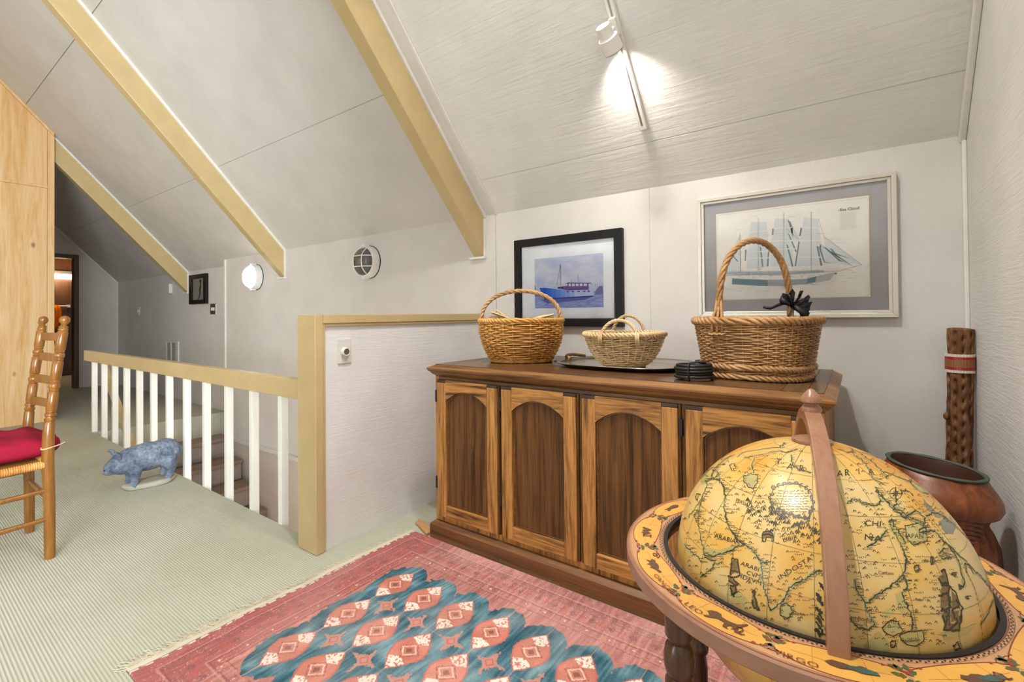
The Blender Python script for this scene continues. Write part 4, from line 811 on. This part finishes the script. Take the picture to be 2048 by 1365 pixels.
for c in CT:
    for s in (-1, 1): rline(m, [(c+u*14.5, .3005+s*env(u)*.0265) for u in np.linspace(-1, 1, 25)], .0016, z)
    for s in (-1, 1):
        for q in (-1, 1): rline(m, [(c+s*(15-3*k/10)+1.6*math.cos(k*.9), .3005+q*(.012+.0008*k)+.004*math.sin(k*.9)) for k in range(8)], .0012, z)
for k in range(180): rquad(m, 2*k, 2*k+2.02, .3325, .3335, z); rquad(m, 2*k, 2*k+2.02, .3298, .3304, z)
for k in range(12): rline(m, [(CT[k]-6, .276), (CT[k]-6, .325)], .0004, z); rline(m, [(CT[k]+6, .276), (CT[k]+6, .325)], .0004, z); rline(m, [(CT[k]-11, .3005), (CT[k], .302), (CT[k]+11, .3005)], .0004, z)
fin(m)
def leaf(m, t, r, L, w, ang, z):
    c = np.array(pol(t, r, 0))[:2]; a = math.radians(t); ex = np.array([-math.sin(a), math.cos(a)]); ey = -np.array([math.cos(a), math.sin(a)])
    d = ex*math.cos(ang)+ey*math.sin(ang); e = np.array([-d[1], d[0]]); P = [c, c+d*L*.3+e*w, c+d*L*.42+e*w*.55, c+d*L*.68+e*w*.7, c+d*L, c+d*L*.68-e*w*.7, c+d*L*.42-e*w*.55, c+d*L*.3-e*w]
    m.add([(*p, z) for p in P], [tuple(range(8))])
m, z, fin = ringpart('ring_leaf_print', (74, 88, 52))
for c in CT:
    for r, a, L in ((.300, 2.7, .018), (.296, .5, .017), (.288, 1.2, .014), (.29, 2.0, .014), (.305, 3.6, .012), (.306, -.4, .012), (.283, 3.0, .012)): leaf(m, c+15+rng.normal(0, .5), r, L, L*.33, a+rng.normal(0, .15), z)
    fin(m); m = MB()
m, z, fin = ringpart('ring_flower_print', (150, 46, 36))
for c in CT:
    for t, r, s in ((15, .293, .0045), (16.4, .288, .004), (13.4, .297, .0035), (11, .318, .004), (19, .318, .004), (10.5, .282, .003), (19.5, .282, .003)):
        q = np.array(pol(c+t, r, 0))[:2]; m.add([(q[0]+s*(1 if k % 2 else .5)*math.cos(k*math.pi/5), q[1]+s*(1 if k % 2 else .5)*math.sin(k*math.pi/5), z) for k in range(10)], [tuple(range(10))])
    fin(m); m = MB()
m, z, fin = ringpart('ring_check_print', (40, 34, 30))
for k in range(300):
    t0 = 1.2*k; rquad(m, t0, t0+.62, .2668+(k % 2)*.0021, .2689+(k % 2)*.0021, z)
for k in range(120): rquad(m, 3*k, 3*k+3.02, .2655, .2660, z); rquad(m, 3*k, 3*k+3.02, .2718, .2722, z)
fin(m)
m, z, fin = ringpart('zodiac_figure_print', (92, 62, 44))
lion = [(-1.25, .05), (-1.1, .35), (-.75, .55), (-.4, .5), (-.25, .25), (.3, .2), (.85, .3), (1.1, .55), (1.3, .85), (1.45, .8), (1.25, .35), (1.1, .05), (1.2, -.35), (1.5, -.55), (1.1, -.6), (.85, -.25), (.6, -.15), (.5, -.5), (.75, -.65), (.3, -.65), (.2, -.15), (-.35, -.15), (-.6, -.4), (-.95, -.65), (-1.15, -.6), (-.85, -.3), (-1.0, -.15)]
crab = [(-1.3, .2), (-1.0, .5), (-.6, .35), (-.2, .5), (.3, .4), (.7, .15), (1.2, .3), (1.3, 0), (.8, -.1), (.4, -.3), (.3, -.6), (.1, -.3), (-.2, -.35), (-.4, -.65), (-.5, -.3), (-.8, -.25), (-1.2, -.5), (-1.0, -.05)]
twins = [(-1.0, -.4), (-.7, .3), (-.5, .6), (-.25, .35), (-.1, .1), (.2, .45), (.45, .65), (.6, .3), (.9, .1), (.95, -.35), (.7, -.1), (.4, -.5), (.2, -.1), (-.1, -.45), (-.4, -.1), (-.7, -.55)]
fish = [(-1.4, 0), (-.9, .35), (-.2, .3), (.4, .15), (.9, .4), (1.3, .3), (1.0, 0), (1.3, -.3), (.8, -.2), (.2, -.25), (-.5, -.4), (-1.1, -.3)]
for k, c in enumerate(CT):
    P = [twins, crab, lion, fish, crab, twins, lion, fish, crab, lion, twins, fish][k]; s = .022 if k == 2 else .0185; off = -1 if k == 1 else 1.5
    m.add([pol(c+off+math.degrees(x*s/.303), .302-y*s, z) for x, y in P], [tuple(range(len(P)))]); fin(m); m = MB()
m, z, fin = ringpart('zodiac_dress_print', (58, 82, 74))
for c in (281, 311): m.add([pol(c+4+math.degrees(x*.018/.303), .303-y*.016, z) for x, y in ((-.9, .2), (.2, .35), (1.1, .1), (1.2, -.3), (.1, -.4), (-.8, -.1))], [tuple(range(6))]); fin(m); m = MB()
m, z, fin = ringpart('zodiac_lettering', (110, 56, 36))
for s, th, r, sz in (('CANCER', 231, .313, .0125), ('LEO', 244.5, .315, .015), ('VIRGO', 271.5, .3185, .0145)):
    V, Fs = text(s, lambda x, y: pol(th+math.degrees(x*sz/r), r-y*sz, z), None, None, None, 1, 1.25); m.add(V, Fs)
sg = lambda th, r, P: rline(m, [(th+math.degrees(x*.012/.3), r-y*.012) for x, y in P], .0022, z)
for P in ([(-.5, .6), (.5, .6)], [(-.5, -.6), (.5, -.6)], [(-.2, .6), (-.2, -.6)], [(.2, .6), (.2, -.6)]): sg(196.5, .297, P)
sg(212.5, .287, [(.9*(1-k/14)*math.cos(k*.8), .7*(1-k/14)*math.sin(k*.8)) for k in range(13)]); sg(257.5, .307, [(-.7, -.4), (-.4, -.1), (-.4, .5), (.1, .7), (.4, .3), (.2, -.3), (.5, -.6), (.8, -.3)]); sg(318, .303, [(-.9, -.5), (-.3, -.5), (-.5, .2), (0, .6), (.5, .2), (.3, -.5), (.9, -.5)])
fin(m)
MB().loft([cir(RI+.0015, .588), cir(RI+.0015, .6025), cir(RI-.006, .6025), cir(RI-.006, .588)], False, True).build('inner_lip', M['black'], g, True)
# meridian arch, finial, pole pin
M['archwood'] = wood('arch_wood', [(.3, (132, 90, 66)), (.7, (164, 120, 92))], 'z', 1, .28, .5, .03, 8)
fd = np.array([-.029-GC[0]+.004, .785-GC[1], 0]); fd /= np.linalg.norm(fd); sd = np.array([-fd[1], fd[0], 0]); rings = []
for a in np.linspace(-.02, math.pi+.02, 90):
    e = fd*math.cos(a)+np.array([0, 0, 1])*math.sin(a); b = np.array([GC[0], GC[1], .6]); rings.append([b+e*.264-sd*.0135, b+e*.286-sd*.0135, b+e*.286+sd*.0135, b+e*.264+sd*.0135])
MB().loft(rings).build('meridian_arch', M['archwood'], g, False, .002)
MB().lathe([(.017, .884), (.0175, .889), (.015, .894), (.012, .897), (.013, .9), (.0185, .903), (.0185, .907), (.015, .914), (.009, .921), (.005, .926), (.0005, .928)], (GC[0], GC[1], 0), 28).build('finial', M['archwood'], g, True)
MB().lathe([(.034, .8265), (.034, .831), (.026, .834), (.01, .836)], (GC[0], GC[1], 0), 32).build('pole_cap', M['archwood'], g, True)
MB().lathe([(.006, .834), (.006, .848), (.0085, .851), (.0085, .856), (.005, .861), (.005, .866)], (GC[0], GC[1], 0), 16).build('pole_pin', plain('orange_pin', (204, 130, 62), .3), g, True)
# turned legs and lower brace
M['legwood'] = wood('walnut_stain', [(.3, (44, 26, 16)), (.55, (84, 50, 28)), (.75, (118, 74, 40))], 'z', 1, .22, .55, .03, 10)
prof = [(.0, .572), (.021, .572), (.023, .56), (.023, .53), (.019, .522), (.017, .518), (.022, .51), (.0255, .495), (.0255, .48), (.022, .466), (.018, .46), (.0235, .452), (.0235, .442), (.018, .436), (.017, .43), (.021, .424), (.0245, .41), (.026, .36), (.024, .30), (.018, .25), (.024, .24), (.024, .23), (.018, .22), (.022, .19), (.022, .11), (.018, .1), (.021, .08), (.02, .03), (.012, .009)]
for a in (236, 146, 56, 326):
    c = pol(a, .303, 0); MB().lathe(prof[::-1], (c[0], c[1], 0), 28).build('leg', M['legwood'], g, True)
m = MB()
for a in (236, 146): p, q = pol(a, .30, .15), pol(a+180, .30, .15); m.sweep([p, q], .014, 10)
m.build('cross_brace', M['legwood'], g, True)
# ================================================================ rug
RX0, RY1, RW, RL = -1.787, 1.609, 1.136, 1.80
nu, nv = 640, 400
U, V_ = np.meshgrid(np.linspace(0, RL, nu), np.linspace(0, RW, nv), indexing='ij')
def vnoise(U, V, s, seed):
    r = np.random.default_rng(seed); T = r.random((256, 256)); x, y = U*s, V*s*1.0; xi, yi = np.floor(x).astype(int), np.floor(y).astype(int); fx, fy = x-xi, y-yi; fx = fx*fx*(3-2*fx); fy = fy*fy*(3-2*fy)
    g_ = lambda a, b: T[a % 256, b % 256]; return (g_(xi, yi)*(1-fx)+g_(xi+1, yi)*fx)*(1-fy)+(g_(xi, yi+1)*(1-fx)+g_(xi+1, yi+1)*fx)*fy
wob = (vnoise(U, V_, 70, 1)-.5); wo2 = (vnoise(U, V_, 140, 2)-.5); big = vnoise(U, V_, 5, 3); mid = vnoise(U, V_, 22, 4); str_ = vnoise(U*.9, V_*.12, 150, 5); fl = rng.random(U.shape)
C = np.zeros((nu, nv, 3)); A = lambda c: np.array(c, float)
def put(mask, c, k=1.0): C[mask] = C[mask]*(1-k)+A(c)*k
C[:] = A((188, 122, 112)); C += (str_-.5)[..., None]*A((46, 40, 38))+(big-.5)[..., None]*A((30, 22, 20))+(fl-.5)[..., None]*16
put(U < .2+wob*.01, (172, 84, 82), .6)
D = np.minimum(np.minimum(U, RL-U), np.minimum(V_, RW-V_))
for d0, w_, c, k in ((.052, .0035, (205, 150, 135), .6), (.060, .002, (110, 66, 66), .5), (.088, .002, (120, 90, 80), .4), (.150, .003, (214, 150, 132), .6), (.158, .002, (120, 74, 66), .5), (.186, .003, (206, 128, 108), .6), (.194, .002, (122, 70, 64), .45)): put(np.abs(D-d0+wo2*.003) < w_, c, k)
# small repeated border motifs
for d0, c, step, off in ((.073, (140, 96, 90), .043, 0), (.118, (196, 92, 74), .075, .02), (.118, (120, 84, 84), .075, .057), (.172, (230, 214, 198), .083, 0)):
    S_ = np.where((D == U) | (D == RL-U), V_, U); ph_ = ((S_+off) % step)-step/2; r_ = .0045 if c[0] > 220 else .017
    put((np.abs(ph_)+np.abs(D-d0)*(1.1 if r_ > .01 else 1) < r_+wo2*.008) & (fl < .8), c, .85 if r_ < .01 else .5)
put((rng.random(U.shape) < .016) & (D < .2), (222, 190, 176), .8); put((rng.random(U.shape) < .02) & (D < .2), (104, 66, 64), .6)
put((U < .012) & (((V_*26) % 1) < .55+wob), (228, 218, 204), .9); put((U < .004), (96, 70, 62), .7)
du, dv = .1615, .2175; iu = np.round((U-.297)/du); iv = np.round((V_-.366)/dv); iu = np.clip(iu, 0, 8 if RL > 1.7 else 6); iv = np.clip(iv, 0, 2)
ou, ov = U-.297-iu*du, V_-.366-iv*dv
blue = (np.abs(ou+wob*.02)/.095)**2.2+(np.abs(ov+wob*.02)/.142)**2.2 < 1
bl = A((80, 120, 132))+(mid-.5)[..., None]*A((70, 62, 56))+(str_-.5)[..., None]*A((44, 44, 40))+(fl-.5)[..., None]*18
edge = (np.abs(ou)/.1)**2.2+(np.abs(ov)/.148)**2.2 < 1; put(edge & ~blue, (196, 120, 104), .7); C[blue] = bl[blue]
# stars between the ogives
ju = np.clip(np.round((U-.378)/du), 0, 7); jv = np.clip(np.round((V_-.476)/dv), 0, 1); su, sv = U-.378-ju*du, V_-.476-jv*dv
star = (np.abs(su+wo2*.012)*np.abs(sv+wo2*.012) < .00022) & (np.abs(su)+np.abs(sv)*.9 < .052+wob*.02); star |= (np.abs(su)+np.abs(sv) < .03+wob*.012)
put(star, (204, 132, 112), .92); put(star & (np.abs(np.abs(su)+np.abs(sv)-.016) < .0035), (170, 84, 74), .6)
for s in (0, 1): put((np.abs(V_-(.366+.5*dv)-s*dv) < .0015) & blue, (150, 130, 120), .5)
og = np.abs(ou+wo2*.006) < .063*(1-np.clip(np.abs(ov)/.099, 0, 1)**1.6); og &= np.abs(ov) < .099; put(og, (204, 120, 100), 1); og_n = (mid-.5)[..., None]*A((30, 26, 24))+(fl-.5)[..., None]*14; C[og] += og_n[og]
w_in = np.abs(ou) < .063*(1-np.clip(np.abs(ov)/.099, 0, 1)**1.6)-.006
cream = w_in & (np.abs(ov) > .034+.5*np.abs(ou)) & (np.abs(ov) < .092) & (vnoise(U, V_, 190, 11) > .34); put(cream, (236, 222, 204), .95)
k_ = np.abs(ou)*.9+np.abs(ov); put(w_in & (np.abs(k_-.026+wo2*.004) < .0028), (224, 200, 176), .9); put(w_in & (k_ < .012+wob*.006), (128, 84, 74), .8); put(w_in & (np.abs(k_-.036) < .002) & (fl < .7), (140, 74, 64), .8)
put(og & ~w_in & (np.abs(ou) > .004), (190, 92, 78), .6); put((np.abs(ou) < .0016) & (np.abs(ov) > .092) & blue, (190, 150, 136), .7)
worn = np.clip((big-.45)*1.6, 0, .4)[..., None]; C = C*(1-worn*.5)+A((196, 162, 150))*worn*.5
gm = C.mean(-1, keepdims=True); C = gm+(C-gm)*.86; C = np.clip(C, 0, 255)/255; C = np.where(C <= .04045, C/12.92, ((C+.055)/1.055)**2.4)
rug = thing('oriental_rug', (RX0+RL/2, RY1-RW/2, 0), 'worn red and blue oriental rug in front of the sideboard', 'rug')
Z = .0085+.0012*np.sin(U*9+1)*np.sin(V_*11)+.0006*vnoise(U, V_, 90, 8); Z[0] = Z[-1] = .002; Z[:, 0] = Z[:, -1] = .002
ex = .003*np.sin(V_*14)+.002*np.sin(V_*37)
pts = np.stack([RX0+U+ex*(1-U/RL), RY1-V_, Z], -1).reshape(-1, 3)
I = np.arange(nu*nv).reshape(nu, nv); Fq = np.stack([I[:-1, :-1], I[:-1, 1:], I[1:, 1:], I[1:, :-1]], -1).reshape(-1, 4)
me = bpy.data.meshes.new('pile'); me.vertices.add(len(pts)); me.vertices.foreach_set('co', pts.ravel()); me.loops.add(Fq.size); me.loops.foreach_set('vertex_index', Fq.ravel().astype(np.int32)); me.polygons.add(len(Fq)); me.polygons.foreach_set('loop_start', np.arange(0, Fq.size, 4, dtype=np.int32)); me.update(calc_edges=True)
ca = me.color_attributes.new('weave', 'FLOAT_COLOR', 'POINT'); ca.data.foreach_set('color', np.concatenate([C.reshape(-1, 3), np.ones((nu*nv, 1))], 1).ravel().astype(np.float32))
tt = NT('woven_wool'); at_ = tt.n('ShaderNodeAttribute', attribute_name='weave'); tt.base(at_.outputs['Color'], .95, .08); tt.bump(tt.noise(tt.coords((1, .5, 1)), 420, 3), .5, .002); me.materials.append(tt.m)
o = bpy.data.objects.new('pile', me); COL.objects.link(o); par(o, rug)
M['fringe'] = plain('fringe_cotton', (206, 196, 172), .95, .1, .1)
m = MB(); G = [[(RX0+.003*math.sin(v*14)+.002*math.sin(v*37)-.022*k, RY1-v, .004) for v in np.linspace(0, RW, 80)] for k in (0, 1)]; m.grid(G); o = m.build('selvage', M['fringe'], rug); o.modifiers.new('s', 'SOLIDIFY').thickness = .003
m = MB()
for k in range(900):
    v = rng.uniform(0, RW); x = RX0-.02+.003*math.sin(v*14); L = rng.uniform(.02, .055)*(1.25 if v > .75 else .75); a = rng.normal(0, .5); P = [(x, RY1-v, .004)]
    for i in range(4): a += rng.normal(0, .45); x -= L/4*math.cos(a); v -= L/4*math.sin(a); P.append((x, RY1-v, .0025+.003*rng.random()))
    m.sweep(P, .0011, 3, caps=False)
o = m.build('fringe', M['fringe'], rug); o['kind'] = 'stuff'
# ================================================================ ladder-back chair
ch = thing('ladderback_chair', (-3.16, .28, 0), 'turned wooden ladder back chair with rush seat at the left edge', 'chair')
M['chairwood'] = wood('honey_maple', [(.3, (90, 54, 17)), (.55, (134, 86, 32)), (.75, (164, 112, 52))], 'z', 1, .28, .55, .03, 10)
zs = [0, .1, .25, .43, .52, .6, .72, .85, 1.0, 1.09]; ys = [.494, .4935, .492, .487, .487, .492, .503, .517, .535, .546]
yp = lambda z: float(np.interp(z, zs, ys))
turn = [(.001, .018), (.02, .0195), (.25, .0205), (.43, .022), (.55, .021), (.606, .0195), (.612, .0165), (.617, .0195), (.624, .0205), (.631, .016), (.634, .016), (.638, .0205), (.646, .0205), (.651, .016), (.655, .0195), (.66, .017), (.664, .0195), (.742, .0195), (.747, .0155), (.752, .0185), (.756, .0165), (.766, .021), (.776, .021), (.783, .0155), (.789, .0185), (.795, .016), (.80, .0195), (.878, .0195), (.884, .0155), (.889, .0185), (.894, .016), (.903, .0205), (.912, .0205), (.919, .0155), (.925, .0185), (.931, .0165), (.936, .0195), (1.012, .0195), (1.017, .016), (1.021, .018), (1.026, .0175), (1.030, .0155), (1.036, .0175), (1.041, .013), (1.046, .0095), (1.052, .013), (1.058, .0172), (1.067, .0195), (1.076, .0185), (1.083, .0135), (1.087, .006), (1.088, .001)]
for x in (-2.94, -3.38): MB().sweep([(x, yp(z), z) for z, r in turn], [r for z, r in turn], 20, upv=(0, 1, 0)).build('back_post', M['chairwood'], ch, True)
for x in (-2.91, -3.42): MB().sweep([(x, .085, z) for z in np.linspace(.001, .44, 12)], [.0175+.003*math.sin(z*9) for z in np.linspace(0, .44, 12)], 16, upv=(0, 1, 0)).build('front_leg', M['chairwood'], ch, True)
for z in (.985, .885, .775, .665):
    G = [[(x, yp(z)+.028*math.sin(math.pi*(x+3.38)/.44)+k[0], z+k[1]) for k in ((-.006, -.02), (.006, -.02), (.006, .02), (-.006, .02))] for x in np.linspace(-3.372, -2.948, 14)]
    MB().loft(G).build('back_slat', M['chairwood'], ch, False, .002)
for z in (.30, .172):
    for x0, x1 in ((-2.935, -2.912), (-3.385, -3.418)): MB().sweep([(x0, .487, z+.008), (x0*.5+x1*.5, .29, z+.002), (x1, .09, z-.006)], [.009, .012, .009], 12).build('stretcher', M['chairwood'], ch, True)
MB().sweep([(-2.945, .49, .265), (-3.16, .49, .265), (-3.375, .49, .265)], [.009, .012, .009], 12).build('stretcher', M['chairwood'], ch, True)
MB().sweep([(-2.915, .087, .25), (-3.16, .087, .25), (-3.415, .087, .25)], [.009, .012, .009], 12).build('stretcher', M['chairwood'], ch, True)
M['rush'] = wick('rush_cord', (150, 92, 36), (192, 134, 66), (212, 164, 98), .5)
m = MB()
def coil(p, q):
    n = 170; m.sweep([np.array(p)+(np.array(q)-np.array(p))*i/n for i in range(n+1)], [.0155+.003*abs(math.sin(i*math.pi/3.4)) for i in range(n+1)], 10)
coil((-2.938, .475, .424), (-2.912, .10, .42)); coil((-3.382, .475, .424), (-3.418, .10, .42)); coil((-2.93, .093, .42), (-3.40, .093, .42)); coil((-2.955, .487, .424), (-3.365, .487, .424))
m.prism([(-2.938, .48, .415), (-2.912, .095, .412), (-3.418, .095, .412), (-3.382, .48, .415)], (0, 0, .014)); m.build('rush_seat', M['rush'], ch, True)
G = []; n1, n2 = 40, 64
for i in range(n1+1):
    ph_ = -math.pi/2+math.pi*i/n1; row = []
    for j in range(n2):
        th = 2*math.pi*j/n2; ce, se = math.copysign(abs(math.cos(th))**.45, math.cos(th)), math.copysign(abs(math.sin(th))**.45, math.sin(th)); cp = abs(math.cos(ph_))**.55; x = -3.165+.222*ce*cp; y = .312+.236*se*cp
        tuft = .018*math.exp(-((x+3.165)**2+(y-.30)**2)/.012); wr = .006*math.sin(26*(x+y*.6)+6*math.sin(9*y))*cp+.004*math.sin(60*y+8*x)
        row.append((x+.003*math.sin(40*y), y+.003*math.sin(37*x), .495+.056*math.copysign(abs(math.sin(ph_))**.7, ph_)+(wr-tuft if ph_ > 0 else 0)))
    G.append(row)
c = MB().loft(G).build('seat_cushion', plain('crimson_cotton', (146, 24, 48), .85, .15, .1, .25, 500), ch, 'all')
M['string'] = plain('jute_string', (206, 178, 132), .9)
m = MB(); m.sweep([(-2.94+.0215*math.cos(a), yp(.49)+.0215*math.sin(a), .497+.004*math.sin(a)) for a in np.linspace(0, 6.28, 24, False)], .0028, 6, True); m.sweep([(-2.925, yp(.49)+.018, .499), (-2.93, yp(.49)+.035, .503), (-2.925, yp(.49)+.055, .512)], .0022, 6); m.sweep([(-2.95, yp(.49)-.018, .497), (-2.97, .455, .497), (-2.985, .43, .497)], .0022, 6); m.build('tie_string', M['string'], ch, 'all')
# ================================================================ stone pig
pg = thing('pig_statue', (-3.70, 1.09, 0), 'grey blue cast stone pig statue standing by the railing', 'statue')
tt = NT('weathered_stone'); v = tt.coords(); f = tt.math('ADD', tt.math('MULTIPLY', tt.noise(v, 14, 5), .6), tt.math('MULTIPLY', tt.noise(v, 70, 5), .4)); tt.base(tt.ramp(f, [(.3, lin((58, 70, 90))), (.45, lin((98, 110, 130))), (.58, lin((134, 144, 160))), (.72, lin((184, 186, 184)))]), .75, .25); tt.bump(tt.noise(v, 160, 5), .4, .003); M['stone'] = tt.m
PX = -3.70
def ell(m, c, rx, ry, rz, tilt=0):
    ct, s_ = math.cos(tilt), math.sin(tilt); R = np.array([[1, 0, 0], [0, ct, -s_], [0, s_, ct]])
    m.loft([[np.array(c)+R@np.array((rx*math.sin(a)*math.cos(b), ry*math.cos(a), rz*math.sin(a)*math.sin(b))) for b in np.linspace(0, 2*math.pi, 20, False)] for a in np.linspace(.02, math.pi-.02, 14)])
m = MB(); k = 1.014
ell(m, (PX, 1.165, .188), .084, .095, .092); ell(m, (PX, 1.08, .184), .088, .13, .091); ell(m, (PX, 1.0, .178), .078, .095, .085); ell(m, (PX, .955, .172), .066, .08, .070, .15)
m.sweep([(PX, .96, .168), (PX, .915, .165), (PX, .895, .160), (PX, .878, .154), (PX, .866, .148)], [.064, .056, .045, .033, .028], 16)
ell(m, (PX-.034, .915, .155), .03, .035, .03); ell(m, (PX+.034, .915, .155), .03, .035, .03); ell(m, (PX, .90, .135), .03, .05, .022)
for s in (-1, 1):
    m.sweep([(PX+s*.048, 1.01, .16), (PX+s*.052, 1.0, .11), (PX+s*.05, 1.0, .07), (PX+s*.048, .993, .035), (PX+s*.048, .985, .027)], [.042, .034, .023, .019, .022], 12)
    m.sweep([(PX+s*.05, 1.175, .18), (PX+s*.056, 1.18, .12), (PX+s*.052, 1.19, .08), (PX+s*.05, 1.178, .04), (PX+s*.05, 1.17, .027)], [.056, .045, .026, .019, .022], 12)
    m.sweep([(PX+s*.036, .925, .205), (PX+s*.044, .919, .226), (PX+s*.052, .912, .244), (PX+s*.055, .900, .254), (PX+s*.055, .889, .250)], [.016, .025, .026, .020, .008], 14, flat=.5, upv=(0, 1, .3))
m.sweep([(PX, 1.25, .215), (PX+.012, 1.262, .20), (PX+.014, 1.262, .18), (PX+.002, 1.258, .165)], [.010, .009, .007, .005], 8)
o = m.build('body', M['stone'], pg, 'all'); r_ = o.modifiers.new('r', 'REMESH'); r_.mode = 'VOXEL'; r_.voxel_size = .0042; r_.use_smooth_shade = True; s_ = o.modifiers.new('s', 'SMOOTH'); s_.iterations = 5; s_.factor = .5
m = MB()
for s in (-1, 1): ell(m, (PX+s*.033, .892, .181), .005, .005, .004); ell(m, (PX+s*.008, .862, .148), .004, .004, .006)
m.build('eyes_and_nostrils', M['black'], pg, 'all')
m = MB(); nn2 = 40; R_ = [(1 + .06*math.sin(3*a+1)+.04*math.sin(5*a)) for a in np.linspace(0, 2*math.pi, nn2, False)]
m.loft([[(PX+f*.082*R_[i]*math.copysign(abs(math.cos(a))**.8, math.cos(a)), 1.092+f*.137*R_[i]*math.copysign(abs(math.sin(a))**.8, math.sin(a)), z) for i, a in enumerate(np.linspace(0, 2*math.pi, nn2, False))] for f, z in ((.94, .0005), (1, .008), (1, .022), (.95, .03), (.6, .032), (.02, .032))]); m.build('base', plain('rough_cement', (172, 168, 152), .9, .1, .15, .5, 120), pg, 'all')
# ================================================================ carved vessel, cactus stick
pt = thing('carved_vessel', (.174, 1.80, 0), 'carved reddish wood vessel with green rim in the corner behind the globe', 'vessel')
tt = NT('carved_red_wood'); v = tt.coords((1, 1, .25)); f = tt.noise(v, 26, 5, .6, .8); tt.base(tt.ramp(f, [(.3, lin((78, 37, 15))), (.5, lin((116, 60, 27))), (.7, lin((150, 84, 42)))]), .38, .5); tt.bump(f, .15, .002); M['carved'] = tt.m
PC = np.array([.174, 1.80]); n = 96; rows = []
prof = [(.10, 0), (.11, .02), (.12, .15), (.13, .3), (.133, .4), (.130, .44), (.118, .475), (.108, .495), (.106, .507), (.114, .52), (.128, .535), (.136, .552), (.134, .57), (.124, .592), (.113, .613), (.107, .626), (.1, .63)]
for r, z in prof:
    row = []
    for k in range(n):
        a = 2*math.pi*k/n; rr = r
        da = (a-math.radians(285)+math.pi) % (2*math.pi)-math.pi
        if .47 < z < .52 and abs(da) < 1.0: rr += .010*math.cos(da*1.5)+.0045*math.sin(da*26)      # fluted throat under the lip
        if .53 < z < .60: rr += .010*max(0, math.cos(da*1.2))                                       # heavy carved lip
        rr = min(rr, .143 if math.cos(a) > .3 else .16)
        row.append((PC[0]+rr*math.cos(a), PC[1]+rr*math.sin(a), z+.018*math.cos(a-math.pi)*(z/.6)**3*.6))
    rows.append(row)
MB().loft(rows, True).build('body', M['carved'], pt, True) if False else None
m = MB(); m.loft(rows, False); m.add(rows[0], [tuple(range(n))])
inner = [[(PC[0]+r*math.cos(2*math.pi*k/n), PC[1]+r*math.sin(2*math.pi*k/n), z+.018*math.cos(2*math.pi*k/n-math.pi)*(z/.6)**3*.6) for k in range(n)] for r, z in ((.1, .63), (.096, .62), (.09, .5), (.085, .3), (.08, .2), (.002, .2))]; m.build('body', M['carved'], pt, True); MB().loft(inner, False).build('inner_wall', plain('dark_hollow_wood', (66, 32, 16), .6), pt, True)
MB().sweep([(PC[0]+.105*math.cos(a), PC[1]+.105*math.sin(a), .631+.012*math.cos(a-math.pi)) for a in np.linspace(0, 6.2832, 72, False)], [.0062+.001*math.sin(9*a) for a in np.linspace(0, 6.28, 72, False)], 8, True, flat=.6).build('rim', plain('green_patina', (62, 76, 58), .6, None, .25), pt, 'all')
m = MB()
for q in range(5):
    P = [(PC[0]+(.112+.012*math.sin(math.pi*u))*math.cos(math.radians(250+70*u)), PC[1]+(.112+.012*math.sin(math.pi*u))*math.sin(math.radians(250+70*u)), .455+.012*q+.022*math.sin(math.pi*u)) for u in np.linspace(0, 1, 14)]; m.sweep(P, [.003+.006*math.sin(math.pi*min(1, u+.03)) for u in np.linspace(0, 1, 14)], 8)
m.build('carved_folds', M['carved'], pt, 'all')
cs = thing('cactus_rainstick', (.28, 2.28, 0), 'upright brown cactus wood stick with a beaded band in the corner', 'stick')
tt = NT('dry_cactus_wood'); v = tt.coords((1, 1, .2)); f = tt.noise(v, 60, 5, .6, .5); tt.base(tt.ramp(f, [(.3, lin((70, 44, 26))), (.5, lin((112, 76, 48))), (.7, lin((146, 108, 74)))]), .8, .2); tt.bump(f, .5, .003); M['cactus'] = tt.m
nz, na = 230, 56; rows = []; 
for i in range(nz+1):
    z = 1.008*i/nz; row = []; lean = .015*(z-.6)
    for k in range(na):
        a = 2*math.pi*k/na; col_ = a/(2*math.pi)*9; ci = round(col_); fz = ((z+.021*(ci % 2)+.007*math.sin(ci*5.1))/.043); pz = (fz-round(fz))*.043; pa = (col_-ci)
        d = math.exp(-(pa/.17)**2-(pz/.0105)**2); r = .0355+.002*math.sin(3*a+z*9)-.018*d+.0012*math.sin(40*z+6*a)
        row.append((.288+lean+r*math.cos(a), 2.285+r*math.sin(a), z+.001+(.006*math.cos(a+2) if i == nz else 0)))
    rows.append(row)
MB().loft(rows).build('stick', M['cactus'], cs, 'all')
ell_m = MB(); ell(ell_m, (.252, 2.268, .70), .009, .009, .014); ell_m.build('knot', M['cactus'], cs, 'all')
red = plain('red_beads', (158, 28, 38), .4); cream_ = plain('cream_beads', (216, 206, 186), .5); och = plain('ochre_beads', (140, 92, 44), .5)
for z0, z1, mt, nm in ((.856, .866, cream_, 'cream_row'), (.866, .877, red, 'red_row'), (.877, .901, och, 'ochre_row'), (.901, .912, red, 'red_row'), (.912, .922, cream_, 'cream_row')):
    m = MB(); nb = 30
    for k in range(nb):
        a0, a1 = 2*math.pi*(k+.06)/nb, 2*math.pi*(k+.94)/nb; cx = .288+.015*(z0-.6)
        P = [(cx+r*math.cos(a), 2.285+r*math.sin(a), z) for z in (z0+.0006, z1-.0006) for r, a in ((.036, a0), (.0405, a0), (.0405, a1), (.036, a1))]
        m.add(P, [(0, 1, 2, 3), (7, 6, 5, 4), (0, 4, 5, 1), (1, 5, 6, 2), (2, 6, 7, 3), (3, 7, 4, 0)])
    m.build(nm, mt, cs)
m = MB(); m.lathe([(.0385, .857), (.0385, .921)], (.292, 2.285, 0), 40); m.build('band_backing', cream_, cs, True)
